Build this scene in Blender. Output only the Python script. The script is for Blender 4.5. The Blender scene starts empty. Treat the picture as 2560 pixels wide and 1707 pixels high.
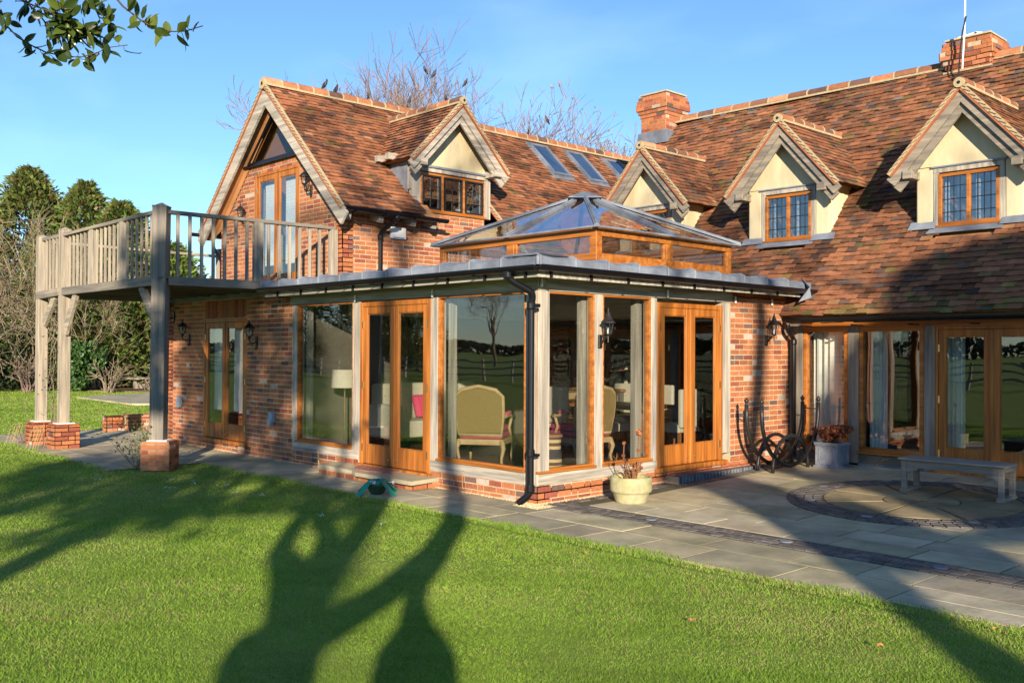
import bpy, math, random
import numpy as np
from mathutils import Vector, Matrix
random.seed(7); rng=np.random.default_rng(11)
S=bpy.context.scene; COL=S.collection
# ---------------- camera
CAM=Vector((7.7364,-7.6372,1.762))
yaw,pitch,roll=map(math.radians,(46.923,0.503,0.246))
f=Vector((-math.sin(yaw)*math.cos(pitch),math.cos(yaw)*math.cos(pitch),math.sin(pitch)))
r=Vector((math.cos(yaw),math.sin(yaw),0)); u=r.cross(f)
c_,s_=math.cos(roll),math.sin(roll)
R_=c_*r+s_*u; U_=-s_*r+c_*u
cd=bpy.data.cameras.new("camera"); cam=bpy.data.objects.new("camera",cd); COL.objects.link(cam); S.camera=cam
M=Matrix((R_,U_,-f)).transposed().to_4x4(); M.translation=CAM; cam.matrix_world=M
cd.sensor_width=36; cd.lens=2385.05/2560*36; cd.clip_end=2000; cd.clip_start=.05
# ---------------- sky, sun, exposure
SUN_EL=math.radians(14.3); SUN_AZ=math.radians(-40)      # azimuth counted from +X
W=bpy.data.worlds.new("World"); S.world=W; W.use_nodes=True
nt=W.node_tree; bg=nt.nodes["Background"]
sky=nt.nodes.new("ShaderNodeTexSky"); sky.sky_type='NISHITA'; sky.sun_disc=False
sky.sun_elevation=SUN_EL; sky.sun_rotation=math.pi/2-SUN_AZ; sky.altitude=100; sky.air_density=.95; sky.dust_density=0; sky.ozone_density=4.6
tc=nt.nodes.new("ShaderNodeTexCoord"); mp=nt.nodes.new("ShaderNodeMapping"); mp.inputs['Scale'].default_value=(1.2,3.5,7.5); mp.inputs['Rotation'].default_value=(.5,.35,.7)
nz=nt.nodes.new("ShaderNodeTexNoise"); nz.inputs['Scale'].default_value=1.6; nz.inputs['Detail'].default_value=5; nz.inputs['Roughness'].default_value=.5
rp=nt.nodes.new("ShaderNodeValToRGB"); rp.color_ramp.elements[0].position=.5; rp.color_ramp.elements[1].position=.85
mx=nt.nodes.new("ShaderNodeMixRGB"); mx.inputs[2].default_value=(6.0,8.0,9.4,1)
ma=nt.nodes.new("ShaderNodeMath"); ma.operation='MULTIPLY'; ma.inputs[1].default_value=.13
L=nt.links
L.new(tc.outputs['Generated'],mp.inputs[0]); L.new(mp.outputs[0],nz.inputs[0]); L.new(nz.outputs[0],rp.inputs[0])
L.new(rp.outputs[0],ma.inputs[0]); L.new(ma.outputs[0],mx.inputs[0]); L.new(sky.outputs[0],mx.inputs[1]); L.new(mx.outputs[0],bg.inputs[0])
bg.inputs[1].default_value=.112
sl=bpy.data.lights.new("sun",'SUN'); sl.energy=5.0; sl.angle=math.radians(.55); sl.color=(1,.84,.64)
so=bpy.data.objects.new("sun",sl); COL.objects.link(so)
sd=Vector((math.cos(SUN_AZ)*math.cos(SUN_EL),math.sin(SUN_AZ)*math.cos(SUN_EL),math.sin(SUN_EL)))
so.rotation_euler=(-sd).to_track_quat('-Z','Y').to_euler(); so.location=(20,-20,20)
S.view_settings.view_transform='Standard'; S.view_settings.look='None'; S.view_settings.exposure=1.0; S.view_settings.gamma=1
S.cycles.use_denoising=True; S.cycles.max_bounces=8; S.cycles.transparent_max_bounces=24; S.cycles.sample_clamp_indirect=6
S.cycles.caustics_reflective=False; S.cycles.caustics_refractive=False

# ---------------- helpers
V=Vector
def norm(a): a=np.array(a,float); return a/np.linalg.norm(a)
class MB:
    def __init__(s): s.v=[]; s.f=[]; s.m=[]; s.c=[]
    def add(s,vs,fs,m=0,col=(1,1,1)):
        b=len(s.v); s.v.extend([tuple(map(float,p)) for p in vs]); s.c.extend([col]*len(vs))
        s.f.extend([tuple(i+b for i in q) for q in fs]); s.m.extend([m]*len(fs)); return s
    def hexa(s,p,m=0,col=(1,1,1)):   # p: 8 points, 0-3 bottom ccw, 4-7 top
        return s.add(p,[(3,2,1,0),(4,5,6,7),(0,1,5,4),(1,2,6,5),(2,3,7,6),(3,0,4,7)],m,col)
    def box(s,x0,x1,y0,y1,z0,z1,m=0,col=(1,1,1)):
        return s.hexa([(x0,y0,z0),(x1,y0,z0),(x1,y1,z0),(x0,y1,z0),(x0,y0,z1),(x1,y0,z1),(x1,y1,z1),(x0,y1,z1)],m,col)
    def lbox(s,F,u0,u1,n0,n1,z0,z1,m=0,col=(1,1,1)):   # in a local frame F=(O,U,N,Z)
        O,U,N,Z=F
        P=lambda a,b,c: O+U*a+N*b+Z*c
        q=[P(u0,n0,z0),P(u1,n0,z0),P(u1,n1,z0),P(u0,n1,z0),P(u0,n0,z1),P(u1,n0,z1),P(u1,n1,z1),P(u0,n1,z1)]
        if np.dot(np.cross(U,N),Z)<0: q=[q[3],q[2],q[1],q[0],q[7],q[6],q[5],q[4]]
        return s.hexa(q,m,col)
    def beam(s,p0,p1,w,h,up=(0,0,1),m=0,col=(1,1,1)):
        p0=np.array(p0,float); p1=np.array(p1,float); d=norm(p1-p0); up=np.array(up,float)
        a=np.cross(d,up); 
        if np.linalg.norm(a)<1e-4: a=np.cross(d,(1,0,0))
        a=norm(a)*w/2; b=norm(np.cross(a,d))*h/2
        return s.hexa([p0-a-b,p0+a-b,p1+a-b,p1-a-b,p0-a+b,p0+a+b,p1+a+b,p1-a+b],m,col)
    def tube(s,pts,rad,n=8,m=0,col=(1,1,1),cap=True):
        pts=[np.array(p,float) for p in pts]; k=len(pts)
        if not hasattr(rad,'__len__'): rad=[rad]*k
        prev=None; b=len(s.v); vs=[]
        for i in range(k):
            d=norm(pts[min(i+1,k-1)]-pts[max(i-1,0)]+1e-9)
            if prev is None:
                a=np.cross(d,(0,0,1)); 
                if np.linalg.norm(a)<.05: a=np.cross(d,(1,0,0))
            else: a=prev-d*np.dot(prev,d)
            a=norm(a); prev=a; bb=np.cross(d,a)
            for j in range(n):
                t=2*math.pi*j/n; vs.append(pts[i]+(a*math.cos(t)+bb*math.sin(t))*rad[i])
        fs=[(i*n+j,i*n+j+n,i*n+(j+1)%n+n,i*n+(j+1)%n) for i in range(k-1) for j in range(n)]
        if cap: fs+= [tuple(range(n)),tuple((k-1)*n+j for j in reversed(range(n)))]
        return s.add(vs,fs,m,col)
    def lathe(s,c,prof,n=24,m=0,col=(1,1,1),axis=2):
        vs=[];k=len(prof)
        for r_,z in prof:
            for j in range(n):
                t=2*math.pi*j/n; vs.append((c[0]+r_*math.cos(t),c[1]+r_*math.sin(t),c[2]+z))
        fs=[(i*n+j,i*n+(j+1)%n,(i+1)*n+(j+1)%n,(i+1)*n+j) for i in range(k-1) for j in range(n)]
        fs+=[tuple(reversed(range(n))),tuple((k-1)*n+j for j in range(n))]
        return s.add(vs,fs,m,col)
    def prism(s,poly,vec,m=0,col=(1,1,1)):
        k=len(poly); vec=np.array(vec,float); poly=[np.array(p,float) for p in poly]
        nn=np.zeros(3)
        for i in range(k): nn+=np.cross(poly[i],poly[(i+1)%k])
        if np.dot(nn,vec)<0: poly=poly[::-1]
        vs=poly+[p+vec for p in poly]
        return s.add(vs,[tuple(reversed(range(k))),tuple(range(k,2*k))]+[(i,(i+1)%k,k+(i+1)%k,k+i) for i in range(k)],m,col)
    def build(s,name,mats,parent=None,smooth=False,bevel=0,label=None,seg=1):
        me=bpy.data.meshes.new(name)
        org=worg(parent) if parent else (0,0,0)
        vs=np.array(s.v,float).reshape(-1,3)-np.array(org)
        me.from_pydata(vs.tolist(),[],s.f)
        if not isinstance(mats,(list,tuple)): mats=[mats]
        for q in mats: me.materials.append(q)
        me.polygons.foreach_set('material_index',s.m)
        ca=me.color_attributes.new('tint','FLOAT_COLOR','POINT')
        c4=np.ones((len(vs),4),'f'); c4[:,:3]=np.array(s.c).reshape(-1,3); ca.data.foreach_set('color',c4.ravel())
        if smooth: me.polygons.foreach_set('use_smooth',[True]*len(me.polygons))
        me.update()
        o=bpy.data.objects.new(name,me); COL.objects.link(o)
        if parent: o.parent=parent
        if bevel:
            b=o.modifiers.new('bevel','BEVEL'); b.width=bevel; b.segments=seg; b.limit_method='ANGLE'; b.harden_normals=False
        if label: o['label']=label
        return o
def worg(p):
    x,y,z=0,0,0
    while p is not None: x+=p.location.x; y+=p.location.y; z+=p.location.z; p=p.parent
    return (x,y,z)
def thing(name,label,cat,loc=(0,0,0),group=None,rz=0):
    o=bpy.data.objects.new(name,None); COL.objects.link(o); o.location=loc; o.rotation_euler=(0,0,rz); o.empty_display_size=.2
    o['label']=label; o['category']=cat
    if group: o['group']=group
    return o
def tag(o,label,cat,group=None):
    o['label']=label; o['category']=cat
    if group: o['group']=group
    return o
def struct(o,kind='structure'): o['kind']=kind; return o
def dup(root,loc,label,rz=None,sc=None):
    rr=root.copy(); COL.objects.link(rr); rr.location=loc; rr['label']=label
    if rz is not None: rr.rotation_euler=(0,0,rz)
    if sc: rr.scale=(sc,sc,sc)
    for ch in list(root.children):
        c=ch.copy(); COL.objects.link(c); c.parent=rr
        for g in ch.children:
            d=g.copy(); COL.objects.link(d); d.parent=c
    return rr
# ---------------- materials
def mat(name,col,rough=.7,var=.25,vscale=8,col2=None,bump=.0,bscale=40,stretch=None,spec=.4,metal=0,trans=0,detail=6,mixlo=.35,mixhi=.65,coat=0):
    m=bpy.data.materials.new(name); m.use_nodes=True; nt=m.node_tree; N=nt.nodes; L=nt.links; p=N['Principled BSDF']
    p.inputs['Roughness'].default_value=rough; p.inputs['Specular IOR Level'].default_value=spec; p.inputs['Metallic'].default_value=metal
    if coat: p.inputs['Coat Weight'].default_value=coat; p.inputs['Coat Roughness'].default_value=.15
    geo=N.new('ShaderNodeNewGeometry'); mp=N.new('ShaderNodeMapping'); L.new(geo.outputs['Position'],mp.inputs[0])
    if stretch: mp.inputs['Scale'].default_value=stretch
    n=N.new('ShaderNodeTexNoise'); n.inputs['Scale'].default_value=vscale; n.inputs['Detail'].default_value=detail; n.inputs['Roughness'].default_value=.62
    L.new(mp.outputs[0],n.inputs[0])
    mr=N.new('ShaderNodeMapRange'); mr.inputs[1].default_value=.25; mr.inputs[2].default_value=.75; mr.inputs[3].default_value=1-var; mr.inputs[4].default_value=1+var
    L.new(n.outputs[0],mr.inputs[0])
    at=N.new('ShaderNodeAttribute'); at.attribute_name='tint'
    base=N.new('ShaderNodeMixRGB'); base.blend_type='MIX'; base.inputs[1].default_value=(*col,1); base.inputs[2].default_value=(*(col2 or col),1)
    if col2:
        n2=N.new('ShaderNodeTexNoise'); n2.inputs['Scale'].default_value=vscale*.37; n2.inputs['Detail'].default_value=4; L.new(mp.outputs[0],n2.inputs[0])
        r2=N.new('ShaderNodeMapRange'); r2.inputs[1].default_value=mixlo; r2.inputs[2].default_value=mixhi; L.new(n2.outputs[0],r2.inputs[0]); L.new(r2.outputs[0],base.inputs[0])
    else: base.inputs[0].default_value=0
    m1=N.new('ShaderNodeMixRGB'); m1.blend_type='MULTIPLY'; m1.inputs[0].default_value=1; L.new(base.outputs[0],m1.inputs[1]); L.new(at.outputs['Color'],m1.inputs[2])
    m2=N.new('ShaderNodeVectorMath'); m2.operation='SCALE'; L.new(m1.outputs[0],m2.inputs[0]); L.new(mr.outputs[0],m2.inputs['Scale'])
    L.new(m2.outputs[0],p.inputs['Base Color'])
    if bump:
        nb=N.new('ShaderNodeTexNoise'); nb.inputs['Scale'].default_value=bscale; nb.inputs['Detail'].default_value=5; L.new(mp.outputs[0],nb.inputs[0])
        b=N.new('ShaderNodeBump'); b.inputs['Strength'].default_value=bump; b.inputs['Distance'].default_value=.01; L.new(nb.outputs[0],b.inputs['Height']); L.new(b.outputs[0],p.inputs['Normal'])
    if trans:
        tr=N.new('ShaderNodeBsdfTranslucent'); L.new(m2.outputs[0],tr.inputs[0]); ms=N.new('ShaderNodeMixShader'); ms.inputs[0].default_value=trans
        L.new(p.outputs[0],ms.inputs[1]); L.new(tr.outputs[0],ms.inputs[2]); L.new(ms.outputs[0],N['Material Output'].inputs[0])
    m['nm']=name
    return m
def glass(name,f0=.1,tint=(.93,.96,.95),wave=.25,wscale=1.3):
    m=bpy.data.materials.new(name); m.use_nodes=True; nt=m.node_tree; N=nt.nodes; L=nt.links; N.remove(N['Principled BSDF'])
    geo=N.new('ShaderNodeNewGeometry'); dt=N.new('ShaderNodeVectorMath'); dt.operation='DOT_PRODUCT'; L.new(geo.outputs['Incoming'],dt.inputs[0]); L.new(geo.outputs['Normal'],dt.inputs[1])
    ab=N.new('ShaderNodeMath'); ab.operation='ABSOLUTE'; L.new(dt.outputs['Value'],ab.inputs[0])
    om=N.new('ShaderNodeMath'); om.operation='SUBTRACT'; om.inputs[0].default_value=1; L.new(ab.outputs[0],om.inputs[1])
    pw=N.new('ShaderNodeMath'); pw.operation='POWER'; pw.inputs[1].default_value=4.2; L.new(om.outputs[0],pw.inputs[0])
    mr=N.new('ShaderNodeMapRange'); mr.inputs[3].default_value=f0; mr.inputs[4].default_value=1; L.new(pw.outputs[0],mr.inputs[0])
    t=N.new('ShaderNodeBsdfTransparent'); t.inputs[0].default_value=(*tint,1)
    g=N.new('ShaderNodeBsdfGlossy'); g.inputs['Roughness'].default_value=.0
    n=N.new('ShaderNodeTexNoise'); n.inputs['Scale'].default_value=wscale; n.inputs['Detail'].default_value=1.5; L.new(geo.outputs['Position'],n.inputs[0])
    b=N.new('ShaderNodeBump'); b.inputs['Strength'].default_value=wave; b.inputs['Distance'].default_value=.02; L.new(n.outputs[0],b.inputs['Height']); L.new(b.outputs[0],g.inputs['Normal'])
    ms=N.new('ShaderNodeMixShader'); L.new(mr.outputs[0],ms.inputs[0]); L.new(t.outputs[0],ms.inputs[1]); L.new(g.outputs[0],ms.inputs[2]); L.new(ms.outputs[0],N['Material Output'].inputs[0])
    return m
M={}
M['brick']=mat('brick',(1,1,1),.85,.28,22,bump=.5,bscale=90,spec=.25)
M['mortar']=mat('mortar',(.45,.36,.235),.95,.28,14,bump=.5,bscale=70,spec=.2)
M['tile']=mat('clay_tile',(1,1,1),.85,.3,9,bump=.4,bscale=60,spec=.25)
M['bedding']=mat('lime_mortar_bedding',(.40,.325,.20),.95,.25,16,bump=.4,bscale=60,spec=.2)
for ax,sc in (('x',(1.2,22,22)),('y',(22,1.2,22)),('z',(22,22,1.2))):
    M['oak'+ax]=mat('weathered_oak_'+ax,(.42,.38,.32),.85,.36,1.6,col2=(.25,.228,.195),bump=.5,bscale=5,stretch=sc,spec=.25,mixlo=.4,mixhi=.62)
    M['oakb'+ax]=mat('tan_weathered_oak_'+ax,(.36,.31,.24),.85,.34,1.6,col2=(.22,.195,.16),bump=.5,bscale=5,stretch=sc,spec=.25,mixlo=.4,mixhi=.62)
    M['grey'+ax]=mat('grey_weathered_timber_'+ax,(.30,.26,.205),.88,.3,1.6,col2=(.17,.155,.135),bump=.6,bscale=5,stretch=sc,spec=.22,mixlo=.38,mixhi=.62)
    M['join'+ax]=mat('stained_joinery_'+ax,(.42,.15,.024),.55,.4,1.3,col2=(.25,.078,.011),bump=.3,bscale=5,stretch=sc,spec=.4,coat=.08)
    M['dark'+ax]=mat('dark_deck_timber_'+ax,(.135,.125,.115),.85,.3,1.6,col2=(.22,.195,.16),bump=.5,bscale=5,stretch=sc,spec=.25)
M['soffit']=mat('brown_soffit_board',(.40,.20,.085),.7,.15,3,spec=.3)
M['plaster']=mat('cream_lime_render',(.60,.53,.36),.9,.2,1.3,col2=(.47,.40,.25),stretch=(2.5,2.5,.7),bump=.35,bscale=9,spec=.2)
M['lead']=mat('lead_sheet',(.20,.23,.28),.65,.3,5,col2=(.12,.14,.18),bump=.3,bscale=9,spec=.4,metal=.0)
M['gutter']=mat('black_painted_metal',(.006,.006,.008),.3,.15,6,spec=.4)
M['iron']=mat('black_iron',(.012,.012,.012),.45,.3,12,bump=.2,bscale=60,spec=.5)
M['glass']=glass('window_glass',.13,(.92,.94,.93),wave=.13)
M['glasslow']=glass('gable_glass',.03,(.9,.9,.88),wave=.1)
M['glass2']=glass('casement_glass',.2,(.8,.85,.9),wave=.5,wscale=3)
M['glassroof']=glass('roof_glass',.45,(.84,.9,.95),wave=.5,wscale=1.5)
M['slab']=mat('sandstone_paving',(.49,.425,.285),.8,.28,3,col2=(.33,.30,.20),bump=.45,bscale=18,spec=.35)
M['joint']=mat('paving_joint',(.10,.095,.06),.95,.3,12,spec=.2)
M['sett']=mat('stone_setts',(.13,.125,.115),.75,.3,14,bump=.4,bscale=40,spec=.35)
M['soil']=mat('dark_soil',(.04,.028,.02),.95,.4,30,bump=.6,bscale=60)
M['white']=mat('white_plaster',(.75,.74,.70),.8,.06,3)
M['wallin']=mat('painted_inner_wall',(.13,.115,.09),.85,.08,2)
M['floorin']=mat('dark_oak_floor',(.12,.06,.028),.4,.3,2,stretch=(1,14,1))
M['linen']=mat('linen_fabric',(.55,.50,.40),.9,.1,30,bump=.2,bscale=200)
M['pink']=mat('pink_velvet',(.42,.06,.12),.75,.2,12)
M['hotpink']=mat('hot_pink_cushion',(.70,.04,.16),.7,.15,10)
M['limed']=mat('limed_wood',(.42,.30,.15),.6,.2,8)
M['cane']=mat('woven_cane',(.24,.165,.06),.8,.35,90,bump=.5,bscale=160)
M['tabletop']=mat('table_wood',(.30,.12,.035),.4,.25,3,stretch=(1,10,10))
M['lawnblade']=mat('grass_blade',(1,1,1),.6,.12,1.2,spec=.25,trans=.35)
M['leaf']=mat('leaf',(1,1,1),.45,.2,3,spec=.4,trans=.25)
M['hleaf']=mat('holly_leaf',(1,1,1),.28,.15,6,spec=.5,trans=.3)
M['bark']=mat('bark',(.16,.125,.085),.95,.35,7,bump=.8,bscale=20,spec=.15)
M['twig']=mat('pale_twigs',(.21,.17,.115),.9,.25,3,spec=.15)
M['twigd']=mat('purple_brown_twigs',(.20,.145,.12),.9,.25,3,spec=.15)
M['stonepot']=mat('mossy_cast_stone',(.40,.37,.23),.9,.28,9,col2=(.29,.28,.13),bump=.5,bscale=50,spec=.2)
M['teal']=mat('green_painted_metal',(.0,.20,.15),.35,.15,9,spec=.5)
M['greenplastic']=mat('dark_green_plastic',(.025,.07,.03),.4,.15,9,spec=.5)
M['whitep']=mat('white_plastic',(.75,.76,.78),.4,.03,3,spec=.5)
M['greyp']=mat('grey_plastic',(.22,.30,.38),.45,.05,3,spec=.5)
M['brass']=mat('brass',(.75,.55,.25),.3,.1,9,metal=.9)
M['bamboo']=mat('bent_cane_hoop',(.34,.25,.12),.6,.2,14)
M['blind']=mat('pale_blind',(.78,.82,.85),.8,.05,3)
M['bird']=mat('black_feathers',(.012,.012,.016),.5,.2,9,spec=.5)
M['mat']=mat('coir_mat',(.33,.15,.11),.95,.4,40,bump=.6,bscale=120)
M['bench']=mat('silvered_teak',(.20,.18,.155),.85,.25,1.6,col2=(.29,.25,.20),bump=.4,bscale=5,stretch=(1.2,22,22),spec=.3)
M['flower']=mat('dried_flower_heads',(.22,.11,.06),.9,.5,30)
# ---------------- brick, tile generators
def brickcol():
    q=random.random()
    if q<.66: b=np.array((.365,.135,.06))*random.uniform(.8,1.2)
    elif q<.82: b=np.array((.27,.08,.05))*random.uniform(.75,1.1)
    elif q<.90: b=np.array((.42,.17,.09))*random.uniform(.9,1.1)
    elif q<.965: b=np.array((.17,.10,.085))*random.uniform(.7,1.2)
    else: b=np.array((.45,.36,.30))*random.uniform(.7,1.1)
    return tuple(np.clip(b,0,1))
def bluecol(): return tuple(np.array((.09,.10,.125))*random.uniform(.7,1.3))
def brickwall(mb,F,L,z0,z1,openings=(),top=None,low=None,thick=.2,colf=brickcol,back=True,warp=True):
    """F=(O,U,N,Z); rows of bricks 75 mm high, mortar behind; top(z)->list of allowed (u0,u1) intervals"""
    nrow=int(math.ceil((z1-z0)/.075-1e-6))
    for j in range(nrow):
        a=z0+j*.075; b=min(a+.075,z1); mid=(a+b)/2
        iv=[(0,L)] if top is None else list(top(mid))
        for (u0,w0,u1,w1) in openings:
            if w0<mid<w1:
                nv=[]
                for p,q in iv:
                    if u1<=p or u0>=q: nv.append((p,q)); continue
                    if u0>p: nv.append((p,u0))
                    if u1<q: nv.append((u1,q))
                iv=nv
        for p,q in iv:
            if q-p<.02: continue
            mb.lbox(F,p,q,-thick,0,a,b,1)
            x=p-(.1125 if j%2 else 0)-(.0); first=True
            while x<q-.005:
                w=.225 if random.random()>.14 else .1125
                s0=max(x,p)+.0052; s1=min(x+w,q)-.0052; x+=w
                if s1-s0<.02: continue
                jt=.002
                mb.lbox(F,s0+random.uniform(0,jt),s1-random.uniform(0,jt),-.02,random.uniform(.001,.0045),a+.0062+random.uniform(0,jt),b-.0062-random.uniform(0,jt),0,colf())
def tilecol(kind):
    q=random.random()
    if kind=='new':
        if q<.62: b=np.array((.285,.116,.056))*random.uniform(.8,1.2)
        elif q<.85: b=np.array((.185,.082,.045))*random.uniform(.8,1.15)
        elif q<.97: b=np.array((.11,.06,.045))*random.uniform(.8,1.2)
        else: b=np.array((.40,.20,.11))
    else:
        if q<.58: b=np.array((.25,.105,.052))*random.uniform(.75,1.25)
        elif q<.84: b=np.array((.165,.08,.045))*random.uniform(.75,1.2)
        elif q<.94: b=np.array((.11,.065,.05))*random.uniform(.7,1.3)
        elif q<.975: b=np.array((.26,.14,.065))*random.uniform(.8,1.15)
        else: b=np.array((.14,.11,.095))*random.uniform(.8,1.2)
    return b*1.02
_ng=np.random.default_rng(3).random((64,64))
def vn(x,y):
    xi,yi=int(math.floor(x)),int(math.floor(y)); fx,fy=x-xi,y-yi; fx=fx*fx*(3-2*fx); fy=fy*fy*(3-2*fy)
    g=lambda a,b:_ng[a%64,b%64]
    return (g(xi,yi)*(1-fx)+g(xi+1,yi)*fx)*(1-fy)+(g(xi,yi+1)*(1-fx)+g(xi+1,yi+1)*fx)*fy
def tiles(mb,O,U,Wv,L,Sl,kind='old',mask=None,gauge=.1,tw=.168,rough=1.0,moss=None,sag=0.0,m=0):
    O=np.array(O,float); U=norm(U); Wv=norm(Wv); N=np.cross(U,Wv)
    if N[2]<0: N=-N
    nr=int(Sl/gauge)
    for j in range(nr+1):
        s0=j*gauge; x=-(tw/2 if j%2 else 0)
        while x<L:
            a=max(x,0); b=min(x+tw,L); x+=tw
            if b-a<.03: continue
            if mask and not mask((a+b)/2,s0+.05): continue
            jit=random.uniform(-.006,.006)*rough; tl=.16 if s0+.16<Sl else Sl-s0
            if tl<.03: continue
            lift=.037+random.uniform(-.003,.006)*rough+ (vn(a*.7,s0*.7+5)-.5)*.03*rough - sag*math.sin(math.pi*max(0,min(1,s0/Sl)))
            tilt=random.uniform(-.004,.004)*rough
            c=tilecol(kind); blot=vn(a*1.6+9,s0*2.2)
            c=c*(.75+.45*vn(a*.9,s0*1.3+20))*(.88+.24*vn(a*.25+3,s0*3))
            if blot>.72: c=c*.55
            mo=moss(a,s0) if moss else 0
            if random.random()<mo: c=c*.5+np.array((.085,.085,.02))*random.uniform(.3,1.1)
            p=lambda uu,ss,nn: O+U*uu+Wv*ss+N*nn
            g=.0015
            th=.012
            v=[p(a+g,s0+jit,lift-th),p(b-g,s0+jit,lift-th+tilt),p(b-g,s0+tl,.004-th+lift-.034),p(a+g,s0+tl,.004-th+lift-.034),
               p(a+g,s0+jit,lift+.0),p(b-g,s0+jit,lift+tilt),p(b-g,s0+tl,.004+lift-.034),p(a+g,s0+tl,.004+lift-.034)]
            if np.dot(np.cross(U,Wv),N)<0: v=[v[3],v[2],v[1],v[0],v[7],v[6],v[5],v[4]]
            mb.add(v,[(4,5,6,7),(0,1,5,4),(1,2,6,5),(3,0,4,7)],m,tuple(c))
def ridge(mb,p0,p1,R=.11,step=.33,m=0,mb2=1):
    """half-round ridge tiles with raised mortar joints between them"""
    p0=np.array(p0,float); p1=np.array(p1,float); Lr=np.linalg.norm(p1-p0); d=(p1-p0)/Lr; a=norm(np.cross(d,(0,0,1))); up=np.cross(a,d)
    n=max(1,int(round(Lr/step)))
    def arc(q,rr,k=8,lo=-.2): return [q+a*math.cos(t)*rr+up*math.sin(t)*rr for t in np.linspace(lo,math.pi-lo,k)]
    for i in range(n):
        s0=p0+d*(Lr*i/n+.012); s1=p0+d*(Lr*(i+1)/n-.012)
        j=up*random.uniform(-.006,.006); A=arc(s0+j,R);B=arc(s1+j,R*1.0); k=len(A)
        c=tuple(tilecol('new')*1.25)
        mb.add(A+B,[(q,q+1,k+q+1,k+q) for q in range(k-1)]+[tuple(reversed(range(k))),tuple(range(k,2*k))],m,c)
        s2=p0+d*(Lr*(i+1)/n-.016); s3=p0+d*min(Lr*(i+1)/n+.016,Lr)
        A=arc(s2,R+.006);B=arc(s3,R+.006)
        mb.add(A+B,[(q,q+1,k+q+1,k+q) for q in range(k-1)]+[tuple(reversed(range(k))),tuple(range(k,2*k))],mb2)
    for sg in (1,-1):   # bedding line along both feet
        q0=p0+a*sg*(R+.005)-up*.045; q1=p1+a*sg*(R+.005)-up*.045
        mb.beam(q0,q1,.03,.035,m=mb2)
def verge(mb,foot,apex,out,drop=.05,m=0,mt=1,n=None):
    """mortar bedding with tile edges showing along a sloping verge; out = outward horizontal unit vector"""
    foot=np.array(foot,float); apex=np.array(apex,float); out=np.array(out,float); Lr=np.linalg.norm(apex-foot); d=(apex-foot)/Lr
    nn=norm(np.cross(d,out)); 
    if nn[2]<0: nn=-nn
    mb.beam(foot-nn*.0+out*.005,apex+out*.005,.045,.055,up=nn,m=m)
    k=int(Lr/.1)
    for i in range(k):
        s=foot+d*(i*.1+.02); e=s+d*.10-nn*.035
        mb.beam(s+nn*.02+out*.012,e+nn*.02+out*.012,.05,.007,up=nn,m=mt,col=tuple(tilecol('new')*.8))
    mb.beam(foot-nn*.045+out*.0,apex-nn*.045,.06,.022,up=nn,m=mt,col=(.36,.12,.06))
def frame(O,U,N): return (np.array(O,float),np.array(U,float),np.array(N,float),np.array((0,0,1.)))
def rectframe(mb,F,u0,u1,z0,z1,w,n0,n1,m=0,wb=None):
    wb=w if wb is None else wb
    mb.lbox(F,u0,u0+w,n0,n1,z0,z1,m); mb.lbox(F,u1-w,u1,n0,n1,z0,z1,m)
    mb.lbox(F,u0+w,u1-w,n0+.002,n1-.002,z0,z0+wb,m); mb.lbox(F,u0+w,u1-w,n0+.002,n1-.002,z1-w,z1,m)
# ================= HOUSE =================
H=thing('brick_house','red brick and oak cottage with clay tile roofs, dormers, glazed garden room and roof lantern','house')
BM=[M['brick'],M['mortar']]
FL=frame((0,0,0),(1,0,0),(0,-1,0)); FR=frame((0,0,0),(0,1,0),(1,0,0)); FG=frame((0,1.05,0),(1,0,0),(0,-1,0))
FS=frame((-5.65,0,0),(0,1,0),(1,0,0)); FW=frame((0,5.4,0),(1,0,0),(0,-1,0))
# --- walls
b=MB(); brickwall(b,FL,0,0,2.62,[(-8.52,.15,-6.9,2.62)],top=lambda z:[(-10.0,-5.42)]); 
for k in range(21):   # soldier course of bricks over the door
    x=-8.5+k*.076; b.lbox(FL,x+.004,x+.072,-.02,.006,2.29,2.60,0,brickcol())
b.lbox(FL,-8.52,-6.9,-.2,0,2.28,2.62,1); wall=b.build('brick_wall',BM,H)
b=MB(); brickwall(b,FL,0,-.02,.21,[],top=lambda z:[(-5.42,-3.6),(-1.95,0)] if z>.13 else [(-5.42,0)]); 
brickwall(b,FR,0,-.02,.22,[],top=lambda z:[(0,5.4)] if z<.2 else [(0,2.17),(3.81,5.4)]); b.build('brick_plinth',BM,H)
b=MB(); brickwall(b,FR,0,.205,2.6,[],top=lambda z:[(3.815,5.39)]); b.build('brick_wall',BM,H)
b=MB()
def gtop(z):
    h=(6.12-z)/.97; return [(max(-10,-7.85-h),min(-5.65,-7.85+h))]
brickwall(b,FG,0,2.6,5.2,[(-8.64,2.6,-7.02,5.03)],top=gtop); b.build('gable_wall',BM,H)
b=MB(); brickwall(b,FS,0,2.6,4.2,[],top=lambda z:[(1.05,9.5)] if z<4.05 else [(2.65,4.15)]); b.build('brick_wall',BM,H)
b=MB(); FX=frame((-10,0,0),(0,1,0),(-1,0,0)); brickwall(b,FX,0,0,4.1,[],top=lambda z:[(0,9.5)] if z<2.65 else [(1.05,9.5)]); b.build('brick_wall',BM,H)
b=MB(); b.box(-4.95,-4.75,5.5,12,2.6,4.4,0,(.34,.115,.065)); b.prism([(-4.95,5.6,2.6),(-4.95,12.1,2.6),(-4.95,8.87,6.5)],(.15,0,0),0,(.34,.115,.065)); b.build('gable_wall',M['brick'],H)
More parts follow.
